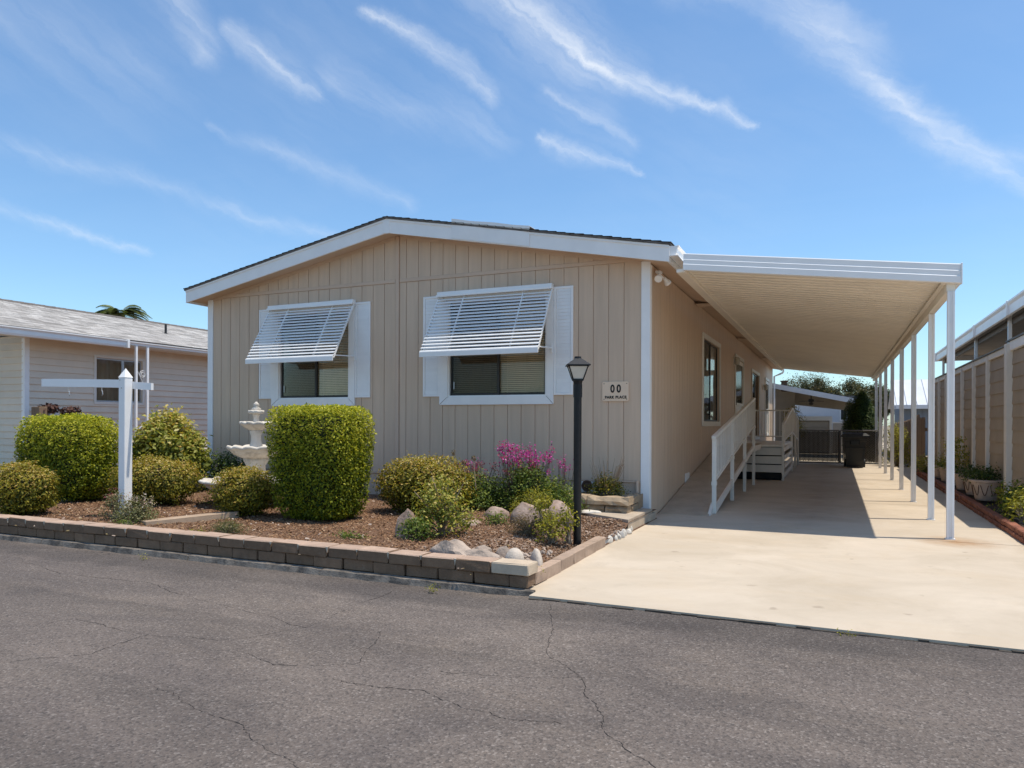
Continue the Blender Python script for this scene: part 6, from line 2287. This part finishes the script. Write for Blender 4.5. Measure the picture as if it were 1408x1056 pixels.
clumpy('red_leaf_shrub', 'red and green leafed shrub under the patio roof', 'shrub', -1.75, 34.6, .40, .3, 2.15, 'olive', 60, 40, .07, 70, base=0, spread=.12, lowf=.6)
ch = thing('chimney_unit', 'small brick stack on the patio roof at the corner of the tan home', 'chimney', (-2.05, 33.5, 2.9))
MB().box(-2.22, -1.98, 33.4, 33.7, 2.75, 3.17, .01).build('stack', 'bark', ch)
MB().box(-2.26, -1.94, 33.36, 33.74, 3.171, 3.21, .008).build('cap', 'rust', ch)

# blue-grey house with white standing-seam roof
bh = thing('blue_house', 'blue-grey house with a white ribbed metal roof beyond the fence', 'house', (5, 38, 0))
MB().box(2.62, 9, 36.4, 41.0, -.03, 2.28).build('wall', 'bluewall', bh)
MB().prism([(2.62, 36.4, 2.282), (2.62, 38.7, 3.30), (2.62, 41, 2.282)], (.1, 0, 0)).build('gable', 'whitewall', bh)
for k in range(32):
    MB().box(2.63 + k * .2, 2.66 + k * .2, 36.375, 36.399, 0, 2.27).build('wall_rib', 'bluewall', bh)
MB().box(2.99, 3.10, 36.36, 36.374, .6, 1.9).build('window', 'bronze', bh)
MB().prism([(2.35, 36.0, 2.16), (2.35, 38.72, 3.44), (2.35, 38.72, 3.39), (2.35, 36.0, 2.11)], (6.8, 0, 0)).prism([(2.35, 38.72, 3.44), (2.35, 41.4, 2.16), (2.35, 41.4, 2.11), (2.35, 38.72, 3.39)], (6.8, 0, 0)).build('roof', 'metalroof', bh)
for k in range(17):
    x = 2.40 + k * .4
    MB().bar((x, 36.0, 2.18), (x, 38.72, 3.46), .03, .05).build('roof_seam', 'metalroof', bh)
MB().box(2.35, 9.15, 35.94, 35.998, 2.02, 2.19).build('gutter', 'metalroof', bh)
MB().prism([(2.30, 36.0, 2.00), (2.30, 38.72, 3.28), (2.30, 38.72, 3.46), (2.30, 36.0, 2.18)], (.048, 0, 0)).build('rake_board', 'whitewall', bh)


# trees in the distance
def far_tree(name, label, x, y, h, r, mat, seed, n=9000, size=.22, trunk_h=.5, nclump=34):
    t = thing(name, label, 'tree', (x, y, -.08))
    rng = np.random.default_rng(seed)
    m = MB().tube([(x, y, -.1), (x + .1, y, h * .35), (x, y, h * .72)], [r * .10, r * .07, r * .03], 8)
    Ps, Ns = [], []
    for k in range(nclump):
        u = rng.normal(size=3)
        u /= np.linalg.norm(u)
        c = np.array([x, y, h * .66]) + u * np.array([r, r, h * .32]) * rng.uniform(.45, 1)
        m.tube([(x, y, h * .4), tuple((np.array([x, y, h * .5]) + c) / 2 - np.array([0, 0, .1])), tuple(c)], [r * .035, r * .022, r * .008], 5)
        d = rng.normal(size=(n // nclump, 3)) * r * .17 * rng.uniform(.6, 1.3)
        Ps.append(c[None] + d)
        Ns.append(unit(d + np.array([[0, 0, .1]])))
    m.build('trunk', 'bark', t)
    add_leaves('crown', t, np.concatenate(Ps), np.concatenate(Ns), size, mat, .4, .8, rng=rng)
    return t


far_tree('gum_tree', 'feathery grey-green tree above the patio roof next to the tan home', -2.2, 60, 5.3, 1.7, 'gum', 1, 14000, .15, nclump=46)
far_tree('gum_tree', 'brownish tree top joined to the feathery grey-green one', -1.15, 61, 5.0, 1.1, 'dry', 2, 8000, .15)
far_tree('broadleaf_tree', 'round green tree above the patio roof left of the cypress', .7, 60, 4.6, 1.5, 'gum', 3, 9000, .2)
far_tree('broadleaf_tree', 'green tree standing right behind the top of the cypress', 2.0, 63, 4.9, 1.3, 'gum', 4, 7000, .2)
far_tree('broadleaf_tree', 'low green tree far left of the round green one', -.4, 66, 4.3, 1.3, 'gum', 5, 7000, .2)
far_tree('broadleaf_tree', 'bluish tree top beyond the posts of the carport', 3.1, 64, 4.6, 1.0, 'gum', 6, 5000, .2)
far_tree('broadleaf_tree', 'tree far beyond the blue house, hidden behind its roof', 8.0, 70, 4.2, 1.6, 'gum', 7, 6000, .22)

# power line
pl_ = MB()
pts = [(2.6 + 14 * k / 20, 40, 4.35 - .5 * math.sin(math.pi * k / 20) * .5 + k * .05) for k in range(21)]
